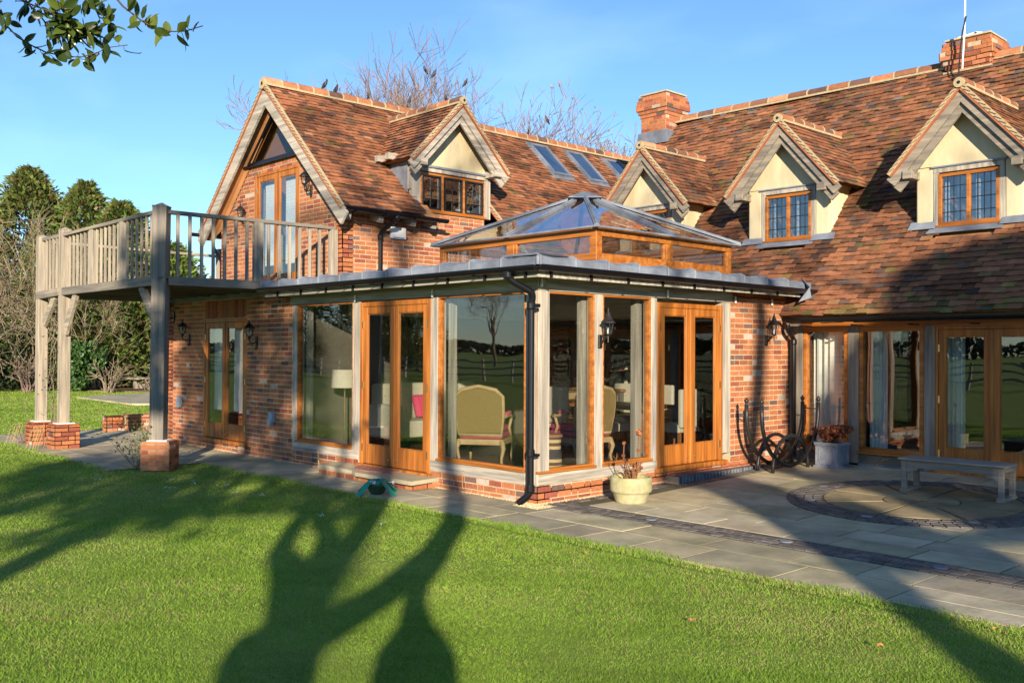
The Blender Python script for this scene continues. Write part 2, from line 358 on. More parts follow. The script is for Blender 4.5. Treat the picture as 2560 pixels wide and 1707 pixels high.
b=MB(); b.box(-4.7,7,12.2,12.4,0,2.6,0,(.34,.115,.065)); b.box(6.8,7,5.4,12.3,0,2.3,0,(.34,.115,.065)); b.prism([(6.85,5.3,2.3),(6.85,12.4,2.3),(6.85,8.87,6.5)],(.15,0,0),0,(.34,.115,.065)); b.box(-10,-4.7,9.5,9.7,0,4.2,0,(.34,.115,.065)); b.build('rear_wall',M['brick'],H)
# --- left wing roof
roof=MB()
el=norm((-2.55,0,2.47))
def lmask(u_,s_):
    y=.8+u_; X=-5.3-s_*.718
    if 2.5<y<4.27 and X>-6.6: return False
    if y>2.8 and X>-5.68: return False
    return True
tiles(roof,(-5.3,.8,4.06),(0,1,0),(-2.55,0,2.47),3.6,3.53,'new',lmask,moss=lambda a,s:.03)
tiles(roof,(-4.6,4.38,3.382),(0,1,0),(-2.55,0,2.47),6.9,4.50,'new',None,moss=lambda a,s:.04)
roof.prism([(-5.33,.84,4.03),(-7.85,.84,6.47),(-10.37,.84,4.03),(-10.37,.84,3.97),(-7.85,.84,6.39),(-5.33,.84,3.97)],(0,1.7,0),1)
roof.prism([(-5.33,2.54,4.03),(-5.62,2.54,4.31),(-5.62,2.54,4.24),(-5.33,2.54,3.97)],(0,.24,0),1)
roof.prism([(-6.75,2.54,5.41),(-7.85,2.54,6.47),(-10.37,2.54,4.03),(-10.37,2.54,3.97),(-7.85,2.54,6.39),(-6.75,2.54,5.33)],(0,1.85,0),1)
roof.prism([(-4.63,4.39,3.36),(-7.85,4.39,6.47),(-10.37,4.39,4.03),(-10.37,4.39,3.97),(-7.85,4.39,6.39),(-4.63,4.39,3.30)],(0,6.9,0),1)
roof.add([(-10.42,.8,4.05),(-7.85,.8,6.53),(-7.85,11.3,6.53),(-10.42,11.3,4.05)],[(0,1,2,3)],0,(.2,.075,.045))
LR=roof.build('roof',[M['tile'],M['soffit']],H)
b=MB(); ridge(b,(-7.85,.78,6.55),(-7.85,11.2,6.55),R=.11)
def endcap(b,c,out,R=.1,m=1,mh=2):
    c=np.array(c,float); out=np.array(out,float); a=np.cross(out,(0,0,1))
    n=16; v=[c+a*math.cos(2*math.pi*i/n)*R+np.array((0,0,math.sin(2*math.pi*i/n)*R)) for i in range(n)]
    b.prism(v,out*.05,m); v=[c+out*.051+a*math.cos(2*math.pi*i/n)*R*.33+np.array((0,0,math.sin(2*math.pi*i/n)*R*.33)) for i in range(n)]; b.prism(v,out*.004,mh)  # flat black disc painted for the shaded hole in the ridge end
endcap(b,(-7.85,.80,6.53),(0,-1,0)); b.build('ridge_tiles',[M['tile'],M['bedding'],M['iron']],LR)
for ft,ap_ in (((-5.27,.8,4.06),(-7.85,.8,6.54)),((-10.43,.8,4.06),(-7.85,.8,6.54)),((-4.6,4.36,3.4),(-6.4,4.36,5.14))): b=MB(); verge(b,ft,ap_,(0,-1,0)); b.build('verge',[M['bedding'],M['tile']],LR)
for sg in (1,-1):
    b=MB(); b.beam((-7.85+sg*2.60,.82+(.003 if sg>0 else 0),3.86),(-7.85-sg*.02,.82+(.003 if sg>0 else 0),6.34),.25,.05,up=(0,1,0)); b.build('bargeboard',M['oakx'],H,bevel=.004)
for sg in (1,-1): b=MB(); b.beam((-7.85+sg*2.45,.95,3.92),(-7.85,.95,6.28),.03,.2,up=(0,1,0)); b.build('soffit',M['soffit'],H)
b=MB(); b.beam((-4.62,4.42,3.22),(-5.35,4.42,3.95),.2,.05,up=(0,1,0)); b.build('bargeboard',M['oakx'],H)
# rafter feet and gutters, left wing
for y in (.98,1.62,2.3,2.75): b=MB(); b.beam((-5.66,y,4.02),(-5.36,y,3.93),.09,.13); b.build('rafter_foot',M['oakx'],H,bevel=.004)
def halfgutter(b,p0,p1,R=.06,m=0):
    p0=np.array(p0,float);p1=np.array(p1,float);d=norm(p1-p0);a=norm(np.cross(d,(0,0,1)));A=[];B=[];n=9
    for rr in (R,R-.008):
        for t in (np.linspace(math.pi,2*math.pi,n) if rr==R else np.linspace(2*math.pi,math.pi,n)):
            o=a*math.cos(t)*rr+np.array((0,0,1))*math.sin(t)*rr; A.append(p0+o);B.append(p1+o)
    k=len(A); b.add(A+B,[(i,(i+1)%k,k+(i+1)%k,k+i) for i in range(k)]+[tuple(reversed(range(k))),tuple(range(k,2*k))],m)
    b.beam(p0+a*(R+.004),p1+a*(R+.004),.012,.014,m=m); b.beam(p0-a*(R+.004),p1-a*(R+.004),.012,.014,m=m)
b=MB(); halfgutter(b,(-10.46,.6,4.05),(-10.46,9,4.02)); b.build('gutter',M['gutter'],H)
b=MB(); halfgutter(b,(-5.24,.82,4.05),(-5.24,2.93,4.02))
for y in np.arange(1.0,2.9,.6): b.box(-5.32,-5.18,y,y+.03,3.97,4.0)
b.build('gutter',M['gutter'],H)
def pipe(pts,r,name='downpipe',collars=(),shoe=None,clips=()):
    b=MB(); pp=[]
    P_=[np.array(p,float) for p in pts]
    pp.append(P_[0])
    for i in range(1,len(P_)-1):
        a=norm(P_[i-1]-P_[i]);c=norm(P_[i+1]-P_[i]); q=.07
        for t in np.linspace(0,1,5): pp.append((P_[i]+a*q)*(1-t)**2+2*t*(1-t)*P_[i]+(P_[i]+c*q)*t*t)
    pp.append(P_[-1]); b.tube(pp,r,14)
    for c,d in collars: c=np.array(c,float); d=norm(d)*.045; b.tube([c-d,c-d*.6,c+d*.6,c+d],[r+.004,r+.011,r+.011,r+.004],14)
    for x0,x1,y0,y1,z0,z1 in clips: b.box(x0,x1,y0,y1,z0,z1)
    return b.build(name,M['gutter'],H,smooth=False)
pipe([(-5.24,1.85,4.0),(-5.24,1.85,3.94),(-5.59,1.76,3.74),(-5.59,1.76,2.84)],.036,collars=[((-5.24,1.85,3.98),(0,0,1)),((-5.59,1.76,3.66),(0,0,1))])
pipe([(-10.46,1.1,4.0),(-10.46,1.1,3.8),(-10.08,1.1,3.5),(-10.08,1.1,2.84)],.036)
# --- upper gable joinery
def leaf(F,u0,u1,z0,z1,parent,ax='z',st=.095,bot=.26,n0=-.045,n1=-.005,gl='glass',hingeside=None,blind=False,knob=None):
    b=MB(); rectframe(b,F,u0,u1,z0,z1,st,n0,n1,0,wb=bot)
    # glazing bead
    rectframe(b,F,u0+st-.001,u1-st+.001,z0+bot-.001,z1-st+.001,.014,n0+.004,n1-.014,0)
    o=b.build('door_leaf',M['joinz'],parent,bevel=.004)
    g=MB(); g.lbox(F,u0+st,u1-st,n0+.016,n0+.022,z0+bot,z1-st); g.build('pane',M[gl],o)
    if blind:
        s=MB(); z=z0+bot+.02
        ztop=z1-st; zb=z0+bot+blind*(ztop-z0-bot)
        z=ztop
        while z>zb: s.lbox(F,u0+st+.01,u1-st-.01,n0-.10,n0-.082,z-.052,z,0); z-=.06; s.lbox(F,u0+st+.01,u1-st-.01,n0-.09,n0-.085,z,z+.01,0)
        s.build('blind',M['blind'],o,bevel=.006)
    if hingeside is not None:
        uu=u0 if hingeside<0 else u1
        for zz in (z0+.22,(z0+z1)/2,z1-.25): h=MB(); h.lbox(F,uu-.014,uu+.014,n1-.001,n1+.010,zz-.05,zz+.05); h.build('hinge',M['brass'],o)
    if knob: k=MB(); k.lathe((0,0,0),[(.012,-.012),(.012,.012)],8); 
    return o
def frenchdoor(F,u0,u1,z0,z1,sill=.0,fw=.06,blind=False,n0=-.09,n1=.005,bot=.26):
    b=MB(); b.lbox(F,u0,u0+fw,n0,n1,z0,z1); b.lbox(F,u1-fw,u1,n0,n1,z0,z1); b.lbox(F,u0+fw,u1-fw,n0+.002,n1-.002,z1-fw,z1); 
    b.lbox(F,u0-.05,u1+.05,n0+.01,n1+.055,z0-.055,z0+.005)
    fr=b.build('door_frame',M['joinz'],H,bevel=.004)
    mid=(u0+u1)/2
    a=leaf(F,u0+fw+.004,mid-.003,z0+.012,z1-fw-.004,H,hingeside=-1,blind=blind,bot=bot)
    c=leaf(F,mid+.003,u1-fw-.004,z0+.012,z1-fw-.004,H,hingeside=1,blind=blind,bot=bot)
    m=MB(); m.lbox(F,mid-.022,mid+.022,-.006,.008,z0+.012,z1-fw-.004); m.build('astragal',M['joinz'],c,bevel=.004)
    h=MB()
    for uu in (mid-.09,mid+.09): h.lbox(F,uu-.006,uu+.006,-.006,.02,z0+.09,z0+.11); h.lbox(F,uu-.02,uu+.012,.014,.024,z0+.094,z0+.106)
    h.build('handle',M['brass'],c)
    return fr
frenchdoor(FG,-8.64,-7.02,2.84,5.02,blind=.14)
frenchdoor(FL,-8.52,-6.9,.19,2.28,blind=.16)
frenchdoor(FL,-3.57,-1.97,.16,2.42,fw=.065)
frenchdoor(FR,2.17,3.63,.24,2.39,fw=.065)
# triangular gable window
b=MB(); tri=[(-8.86,1.03,5.22),(-6.84,1.03,5.22),(-7.85,1.03,6.14)]
for i in range(3):
    p,q=np.array(tri[i]),np.array(tri[(i+1)%3]); b.beam(p+(0,.004*i,0),q+(0,.004*i,0),.05,.06,up=(0,1,0))
b.box(-9.0,-6.7,.97,1.12,5.165,5.2); tw=b.build('gable_window',M['gutter'],H)
g=MB(); g.prism([(-8.8,1.035,5.23),(-6.9,1.035,5.23),(-7.85,1.035,6.1)],(0,.006,0)); g.build('pane',M['glasslow'],tw)
b=MB()   # boarding either side of the glass, up to the soffit
b.prism([(-9.05,1.06,5.2),(-8.84,1.06,5.2),(-7.85,1.06,6.13),(-7.85,1.06,6.36)],(0,.04,0)); b.prism([(-10.35,1.03,3.95),(-9.92,1.03,4.1),(-8.9,1.03,5.1),(-7.85,1.03,6.15),(-7.85,1.03,6.38)],(0,.012,0)); b.prism([(-5.35,1.03,3.95),(-5.78,1.03,4.1),(-6.8,1.03,5.1),(-7.85,1.03,6.15),(-7.85,1.03,6.38)],(0,.012,0)); b.prism([(-6.65,1.06,5.2),(-6.86,1.06,5.2),(-7.85,1.06,6.13),(-7.85,1.06,6.36)],(0,.04,0)); b.build('gable_boarding',M['soffit'],H)
# inside the gable room
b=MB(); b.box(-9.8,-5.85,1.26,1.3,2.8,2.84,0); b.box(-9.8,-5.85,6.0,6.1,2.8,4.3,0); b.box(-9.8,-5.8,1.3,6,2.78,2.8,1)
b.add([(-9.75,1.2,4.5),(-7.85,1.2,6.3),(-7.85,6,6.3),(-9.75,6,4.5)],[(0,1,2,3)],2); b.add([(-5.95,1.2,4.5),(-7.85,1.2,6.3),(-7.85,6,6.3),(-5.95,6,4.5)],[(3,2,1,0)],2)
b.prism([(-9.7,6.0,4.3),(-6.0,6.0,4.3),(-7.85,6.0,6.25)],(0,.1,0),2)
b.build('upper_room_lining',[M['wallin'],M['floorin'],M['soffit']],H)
# --- dormers
def dormer(F,hw,ze,za,nv,nf,fu0,fu1,wz0,wz1,wl,wr,lights,rows,cols,sty,kind,label,axn,base,moss=None):
    O,U,N,Z=F; P=lambda a,n,z:O+U*a+N*n+Z*z
    k=(za-ze)/hw   # slope
    w0,w1=fu0,fu1; zt=ze+.10; za2=za-.2
    b=MB()
    # render: two sides and the gable above the window
    if not sty: 
        b.lbox(F,w0,wl-.075,-.1,0,base,zt); b.lbox(F,wr+.075,w1,-.1,0,base,zt)
        b.lbox(F,w0,w0+.09,nf(zt)-.1,-.099,base,zt); b.lbox(F,w1-.09,w1,nf(zt)-.1,-.099,base,zt)
    gz=wz1+.09
    pts=[(w0,gz),(w1,gz),(w1,zt),(0,za2),(w0,zt)] if zt>gz else [(-(za2-gz)/k,gz),((za2-gz)/k,gz),(0,za2)]
    b.prism([P(a,-.1 if not sty else -.06,z) for a,z in pts],N*(.1 if not sty else .06))
    D=b.build('dormer',M['plaster'],H,bevel=.02 if not sty else .004,seg=2,label=label)
    # tiles
    t=MB(); Lr=nv-nf(za)+.12
    for sg in (1,-1):
        def mk(a_,s_,sg=sg):
            z=ze+s_*(k/math.hypot(1,k)); n=nv-a_; return n>nf(z)-.04
        tiles(t,P(sg*hw,nv,ze),-N,(P(0,nv,za)-P(sg*hw,nv,ze)),Lr,math.hypot(hw,za-ze),kind,mk,moss=moss)
    q=[(-hw+.1,ze+.05),(0,za-.05),(hw-.1,ze+.05),(hw-.1,ze+.01),(0,za-.11),(-hw+.1,ze+.01)]
    t.prism([P(a,nv-.05,z) for a,z in q],-N*(Lr-.6),1)
    rf=t.build('roof',[M['tile'],M['soffit']],D)
    r_=MB(); ridge(r_,P(0,nv+.01,za+.02),P(0,nf(za)-.02,za+.02),R=.085,step=.32); endcap(r_,P(0,nv,za+.02),N,R=.072)
    for sg in (1,-1): verge(r_,P(sg*(hw+.02),nv,ze),P(0,nv,za+.01),N,m=1,mt=0)
    r_.build('ridge_and_verge',[M['tile'],M['bedding'],M['iron']],D)
    # barge boards: two on each side
    for sg in (1,-1):
        e=.003 if sg>0 else 0
        g=MB(); g.beam(P(sg*(hw+.0),nv-.03-e,ze-.12),P(-sg*.02,nv-.03-e,za-.10),.16,.05,up=N)
        g.beam(P(sg*(hw-.06),nv-.075-e,ze-.21),P(-sg*.02,nv-.075-e,za-.235),.16,.05,up=N)
        g.build('bargeboard',M['grey'+axn] if not sty else M['oak'+axn],D,bevel=.005); g=MB()
        g.lbox(F,sg*(hw-.26)-.07,sg*(hw-.26)+.07,-.12,nv+.02,ze-.03-.06,ze+.03-.0); g.build('purlin_end',M['grey'+axn] if not sty else M['oak'+axn],D,bevel=.005)
    # window
    w=MB()
    rectframe(w,F,wl,wr,wz0,wz1,.045,-.05,.012,0)
    W_=(wr-wl); n=lights
    for i in range(1,n): uu=wl+W_*i/n; w.lbox(F,uu-.025,uu+.025,-.05,.009,wz0+.045,wz1-.045,0)
    w.lbox(F,wl-.04,wr+.04,-.02,.04,wz0-.03,wz0+.003,0)
    wf=w.build('window',M['join'+axn],D,bevel=.003)
    o=MB(); t_=.075
    if not sty:
        o.lbox(F,wl-t_,wl,-.06,.006,wz0-.02,wz1+.02); o.lbox(F,wr,wr+t_,-.06,.006,wz0-.02,wz1+.02); o.lbox(F,wl-t_,wr+t_,-.06,.008,wz1+.02,wz1+.09)
        o.lbox(F,wl-t_-.03,wr+t_+.03,-.0,.03,wz1+.09,wz1+.115,1)
    else:
        o.lbox(F,wl-.19,wl,-.08,.01,wz0-.02,wz1+.02); o.lbox(F,wr,wr+.15,-.08,.01,wz0-.02,wz1+.02); o.lbox(F,wl-.19,wr+.15,-.08,.02,wz1+.02,wz1+.09)
        o.lbox(F,wl-.1,wr+.1,0,.05,wz1+.09,wz1+.13,1); o.lbox(F,wl-.22,wl-.19,-.5,.005,wz0+.35,wz1+.1)
    o.build('window_surround',[M['oakz'],M['lead']],D,bevel=.004)
    for i in range(n):
        a=wl+W_*i/n+.035;c=wl+W_*(i+1)/n-.035
        s=MB(); 
        if sty: rectframe(s,F,a,c,wz0+.035,wz1-.035,.028,-.02,.018,0)
        for q in range(1,cols): uu=a+(c-a)*q/cols; s.lbox(F,uu-.005,uu+.005,-.032,-.020,wz0+.045,wz1-.045)
        for q in range(1,rows): zz=wz0+(wz1-wz0)*q/rows; s.lbox(F,a,c,-.0335,-.0185,zz-.0055,zz+.0055)
        ss=s.build('leaded_bars',M['iron'],D)
    p=MB(); p.lbox(F,wl+.04,wr-.04,-.03,-.025,wz0+.04,wz1-.04); p.build('pane',M['glass2'],D)
    # lead apron and soakers
    l=MB()
    if not sty:
        dn=nf(wz0-.05)
        for (a0,a1,zz) in ((wl-.1,wr+.06,wz0-.03),(w0-.08,wl-.05,wz0+.05),(wr+.05,w1+.1,wz0+.03)):
            n_=nf(zz)
            l.add([P(a0,-.01,zz+.03),P(a1,-.01,zz+.03),P(a1+.03,max(nf(zz-.14),.04)+.02,zz-.14+.05),P(a0-.03,max(nf(zz-.14),.04)+.02,zz-.14+.05)],[(0,1,2,3),(3,2,1,0)][:1])
        l.build('lead_apron',M['lead'],D)
    else:
        l.lbox(F,w0-.02,w0,nf(zt)-.05,-.08,wz0+.0,zt,0); l.build('lead_cheek',M['lead'],D); l=MB()
        l.lbox(F,w1,w1+.02,nf(zt)-.05,-.08,wz0+.0,zt,0); l.build('lead_cheek',M['lead'],D)
        for nn in (-.30,-.62): e=MB(); e.lbox(F,w0-.30,w0-.02,nn-.05,nn+.05,zt-.06,zt+.05); e.build('rafter_foot',M['oaky'],D)
    return D
nfr=lambda z:1.1-(z-2.28)/1.15
ms=lambda a,s:.02+.6*max(0,1-s/.3)*min(1,a/.9)
dl=('cream dormer nearest the garden room lantern, partly hidden by it','middle of the three cream dormers','right hand cream dormer, largest in the photo')
for i,c in enumerate((-3.37,-.53,2.31)):
    dormer(frame((c,6.2,0),(1,0,0),(0,-1,0)),1.0,4.35,5.48,.25,nfr,-.72,.74,3.57,4.31,-.40,.43,2,4,4,False,'old',dl[i],'x',3.42,moss=ms)
dormer(frame((-5.65,3.36,0),(0,1,0),(1,0,0)),1.12,5.05,6.2,.30,lambda z:.35-(z-4.06)/.9686,-.92,.92,4.22,4.9,-.71,.79,3,3,2,True,'new','tall oak framed dormer over the brick side wall of the gabled wing','y',4.2)
# curtains and dark linings behind dormer windows
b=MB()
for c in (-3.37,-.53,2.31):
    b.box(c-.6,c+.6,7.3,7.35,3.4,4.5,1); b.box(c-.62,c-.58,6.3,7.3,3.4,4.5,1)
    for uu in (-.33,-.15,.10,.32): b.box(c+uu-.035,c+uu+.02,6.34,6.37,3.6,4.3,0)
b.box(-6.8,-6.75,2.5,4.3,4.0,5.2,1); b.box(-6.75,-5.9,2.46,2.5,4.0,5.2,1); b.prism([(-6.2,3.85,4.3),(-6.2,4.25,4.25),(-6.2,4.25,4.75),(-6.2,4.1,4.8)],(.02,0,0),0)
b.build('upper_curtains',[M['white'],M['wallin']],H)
# --- right wing roof
rt=MB()
def rmask(a_,s_):
    X=-5+a_; y=5.1+s_*.656; z=2.28+s_*.7546
    for c in (-3.37,-.53,2.31):
        if c-.7<X<c+.72 and 6.12<y<7.2 : return False
        if c-.42<X<c+.45 and 6.02<y<=6.12: return False
    return True
def rmoss(a,s):
    X=a-5; m=.04+.5*max(0,1-s/.6)*(vn(a*1.1,s*2)>.45)
    m+=.35*(vn(a*.8+3,s*.8+7)>.84)
    if X>2.2 and s>4.3: m+=.4*(vn(a*1.3,s)>.5)
    for c in (-3.37,-.53,2.31):
        yy=5.1+s*.656
        if 0<X-c-.95<.18+(yy-6.7)*.0 and 6.6<yy<7.8: m+=.5
    return m
tiles(rt,(-5.0,5.1,2.28),(1,0,0),(0,1,1.15),12.2,5.70,'old',rmask,moss=rmoss,rough=1.9)
for X0,X1 in ((-4.98,7.15),): rt.prism([(X0,5.24,2.36),(X0,8.87,6.56),(X0,12.6,2.25),(X0,12.6,2.17),(X0,8.87,6.46),(X0,5.24,2.28)],(X1-X0,0,0),1)
rt.add([(-5,8.87,6.6),(7.2,8.87,6.6),(7.2,12.65,2.3),(-5,12.65,2.3)],[(0,1,2,3)],0,(.2,.08,.05))
RR=rt.build('roof',[M['tile'],M['soffit']],H)
b=MB(); ridge(b,(-5.02,8.87,6.67),(7.2,8.87,6.55),R=.10,step=.42); verge(b,(-5.0,5.1,2.3),(-5.0,8.87,6.62),(-1,0,0)); b.build('ridge_tiles',[M['tile'],M['bedding']],RR)
b=MB(); halfgutter(b,(.12,5.03,2.245),(7.1,5.03,2.235),R=.068)
for x in np.arange(.4,7,.8): b.box(x,x+.03,4.98,5.3,2.12,2.14)
b.build('gutter',M['gutter'],H)
# --- chimneys
def chimney(x0,x1,y0,y1,z0,z1,label,potz=.06,rough=1):
    b=MB(); zz=z0
    k=int((z1-z0)/.075)
    for j in range(k):
        t=k-1-j; e=0
        if t==0: e=.045
        elif t==1: e=.07
        elif t in (2,3): e=.085
        elif t==4: e=.05
        elif t==5: e=.02
        elif z0+j*.075<z0+.4: e=0
        X0,X1,Y0,Y1=x0-e,x1+e,y0-e,y1+e; a=z0+j*.075; bb=a+.075
        b.box(X0,X1,Y0,Y1,a,bb,1)
        for (fx,Ln) in ((frame((X0,Y0,0),(1,0,0),(0,-1,0)),X1-X0),(frame((X1,Y0,0),(0,1,0),(1,0,0)),Y1-Y0),(frame((X0,Y0,0),(0,1,0),(-1,0,0)),Y1-Y0)):
            x=-(.11 if j%2 else 0)
            while x<Ln-.01:
                s0=max(x,0);s1=min(x+.22,Ln);x+=.22
                if s1-s0<.03: continue
                if t in (1,2,3) and random.random()<.12*rough: continue
                b.lbox(fx,s0+.005,s1-.005,-.02,.006+random.uniform(0,.012)*rough,a+.005,bb-.005,0,brickcol())
    b.box(x0-.03,x1+.03,y0-.03,y1+.03,z1-.015,z1+.012,1)
    o=b.build('chimney',BM,H,label=label); return o
c1=chimney(-5.40,-4.74,8.45,9.1,6.0,7.25,'chimney at the far left end of the long ridge',rough=.3)
b=MB(); b.box(-5.45,-4.69,8.39,9.15,6.15,6.42); b.build('lead_flashing',M['lead'],c1)
c2=chimney(1.0,1.68,8.7,9.35,6.2,7.0,'stubby worn chimney on the ridge with a mast beside it',rough=1.6)
b=MB()
for i in range(5): b.beam((1.08+i*.09,8.8,7.0+.01*i),(1.22+i*.09,8.8,7.01+.03*(i%2)),.2,.025)
b.beam((.95,8.68,6.45),(1.74,8.68,6.45),.05,.03,m=1); b.build('capping_tiles',[M['tile'],M['bedding']],c2)
# --- skylights
for i,(y0,y1) in enumerate(((7.2,7.78),(8.38,8.96),(9.72,10.3))):
    O=np.array((-5.3,0,4.06)); s0,s1=(2.15,3.3); FT=(O,np.array((0,1.,0)),norm((2.47,0,2.55)),el)
    b=MB(); rectframe(b,FT,y0,y1,s0,s1,.065,.0,.085); b.lbox(FT,y0-.05,y1+.05,.0,.04,s0-.12,s1+.08,1)
    o=b.build('rooflight',[M['lead'],M['lead']],H,label=('first and largest rooflight beside the oak dormer','middle rooflight of the three','farthest rooflight of the three')[i])
    g=MB(); g.lbox(FT,y0+.05,y1-.05,.06,.068,s0+.06,s1-.06); g.build('pane',M['glassroof'],o)
# ================= GARDEN ROOM =================
def oak(name,boxes,ax,parent=H,F=None,bev=.006,lab=None):
    for q in boxes: b=MB(); b.lbox(F,*q); o=b.build(name,M['oak'+ax],parent,bevel=bev,label=lab)
    return o
for u0,u1 in ((-5.42,-5.30),(-3.76,-3.57),(-1.97,-1.82)): oak('oak_post',[(u0,u1,-.14,.0,.30 if u0!=-1.97 and u0!=-3.76 else .21,2.44)],'z',F=FL)
oak('oak_post',[(-.205,.0,-.2,.0,.21,2.5)],'z',F=FL,bev=.012)
for u0,u1 in ((.97,1.115),(2.05,2.168),(3.632,3.812)): oak('oak_post',[(u0,u1,-.14,.0,.33,2.44)],'z',F=FR)
oak('oak_sill_beam',[(-5.42,-3.60,-.15,.006,.205,.335),(-1.965,-.2,-.15,.006,.205,.345)],'x',F=FL)
oak('oak_sill_beam',[(.01,2.17,-.15,.006,.215,.345)],'y',F=FR)
oak('oak_head_beam',[(-5.5,.01,-.15,.008,2.442,2.62)],'x',F=FL)
oak('oak_head_beam',[(.02,3.86,-.15,.009,2.443,2.63)],'y',F=FR)
def bigwin(F,u0,u1,z0,z1,ax,nm):
    b=MB(); rectframe(b,F,u0,u1,z0,z1,.026,-.09,-.005); b.lbox(F,u0-.01,u1+.01,-.02,.03,z0-.022,z0+.006)
    o=b.build('window',M['join'+ax],H,bevel=.003,label=nm)
    g=MB(); g.lbox(F,u0+.02,u1-.02,-.06,-.052,z0+.02,z1-.02); g.build('pane',M['glass'],o)
bigwin(FL,-5.30,-3.76,.36,2.44,'x','wide window beside the brick wall with a lamp behind it')
bigwin(FL,-1.82,-.21,.37,2.44,'x','large window with a cane backed armchair behind it')
bigwin(FR,.0905-.09,.97,.37,2.44,'y','corner window round from the downpipe')
bigwin(FR,1.115,2.05,.37,2.44,'y','window behind the potted plant')
# inner posts seen through the glass
oak('inner_oak_post',[(.90,.99,-.24,-.155,.2,2.44),(1.93,2.05,-.25,-.155,.2,2.44)],'z',F=FR); oak('inner_oak_post',[(-5.28,-5.2,-.24,-.155,.2,2.44),(-1.80,-1.72,-.24,-.155,.2,2.44)],'z',F=FL)
# flat lead roof with a hole for the lantern
b=MB(); lx0,lx1,ly0,ly1=-3.19,-.12,1.12,4.02
for (a,c,d,e) in ((-5.62,.34,-.34,ly0+.03),(-5.62,.34,ly1-.03,5.42),(-5.62,lx0+.03,ly0+.03,ly1-.03),(lx1-.03,.34,ly0+.03,ly1-.03)): b.box(a,c,d,e,2.655,2.785)
# lead bays dressed over the edge, with rolls
def bays(p0,d,out,n,w):
    for i in range(n):
        q=np.array(p0)+d*(w*i); mid=random.uniform(-.012,.012)
        k=8; prof=[]
        for j in range(k+1):
            t=j/k; rise=.022*max(0,1-t*5)+.02*max(0,1-(1-t)*9)+.006*math.sin(t*9+i)
            prof.append((q+d*(w*t),rise,mid+.006*math.sin(t*5+i*2)))
        for j in range(k):
            a,ra,oa=prof[j];c,rc,oc=prof[j+1]
            o1=out*(.04+oa);o2=out*(.04+oc); Z=np.array((0,0,1.))
            b.add([a+o1+Z*(2.685),c+o2+Z*(2.685),c+o2+Z*(2.765+rc),a+o1+Z*(2.765+ra),c+out*-.02+Z*(2.795+rc),a+out*-.02+Z*(2.795+ra),c-out*.5+Z*(2.80+rc*.6),a-out*.5+Z*(2.80+ra*.6)],[(0,1,2,3),(3,2,4,5),(5,4,6,7)])
        r0=q+out*.045
        b.tube([r0+(0,0,2.69),r0+(0,0,2.785),r0-out*.06+(0,0,2.812),r0-out*.6+(0,0,2.815)],.015,8)
bays((-5.72,-.34,0),np.array((1.,0,0)),np.array((0,-1.,0)),11,6.06/11); bays((.34,-.34,0),np.array((0,1.,0)),np.array((1.,0,0)),10,5.6/10)
b.box(-5.80,-5.60,-.30,1.0,2.70,2.80); b.tube([(.38,-.38,2.69),(.38,-.38,2.77),(.2,-.2,2.81)],.02,8)
b.add([(.30,5.2,2.86),(.50,5.1,2.70),(.52,5.12,2.55),(.34,5.06,2.48),(.30,5.4,2.6)],[(0,1,2,3,4)]); b.build('lead_roof',M['lead'],H,smooth=False)
b=MB()
for (a,c,d,e) in ((-5.62,-.0,-.0,ly0+.05),(-5.62,-.0,ly1-.05,5.42),(-5.62,lx0+.05,ly0+.05,ly1-.05),(lx1-.05,-.0,ly0+.05,ly1-.05)): b.box(a,c,d,e,2.5,2.654)
b.build('ceiling',M['white'],H)
b=MB(); b.box(-5.7,.33,-.33,-.305,2.56,2.655); b.box(.305,.33,-.305,5.35,2.56,2.655); b.box(-5.7,.305,-.305,0.0,2.60,2.652,1); b.box(.0,.305,0.0,5.35,2.60,2.652,1)
b.build('fascia',[M['oakx'],M['oakx']],H)
b=MB(); halfgutter(b,(-5.72,-.405,2.685),(.405,-.405,2.675),R=.062)
for i in range(9): x=-5.3+i*.68; b.box(x,x+.025,-.36,-.333,2.56,2.64); b.box(x-.1,x-.085,-.475,-.33,2.61,2.618)
b.build('gutter',M['gutter'],H); b=MB(); halfgutter(b,(.405,-.41,2.68),(.405,5.40,2.665),R=.062)
for i in range(9): y=-.15+i*.66; b.box(.333,.36,y,y+.025,2.56,2.64)
b.build('gutter',M['gutter'],H)
pipe([(-.06,-.405,2.64),(-.06,-.405,2.55),(.06,-.13,2.40),(.02,-.13,2.28),(.02,-.13,.14),(-.10,-.20,.03)],.04,collars=[((-.06,-.405,2.60),(0,0,1)),((.02,-.13,2.26),(0,0,1)),((.02,-.13,.60),(0,0,1)),((.02,-.13,.2),(0,0,1))],clips=[(.04,.13,-.14,-.09,.57,.60),(.04,.13,-.14,-.09,2.24,2.28)])
pipe([(.17,5.05,2.16),(.17,5.05,2.08),(.14,5.27,1.95),(.14,5.27,.13)],.038,collars=[((.14,5.27,1.9),(0,0,1))])
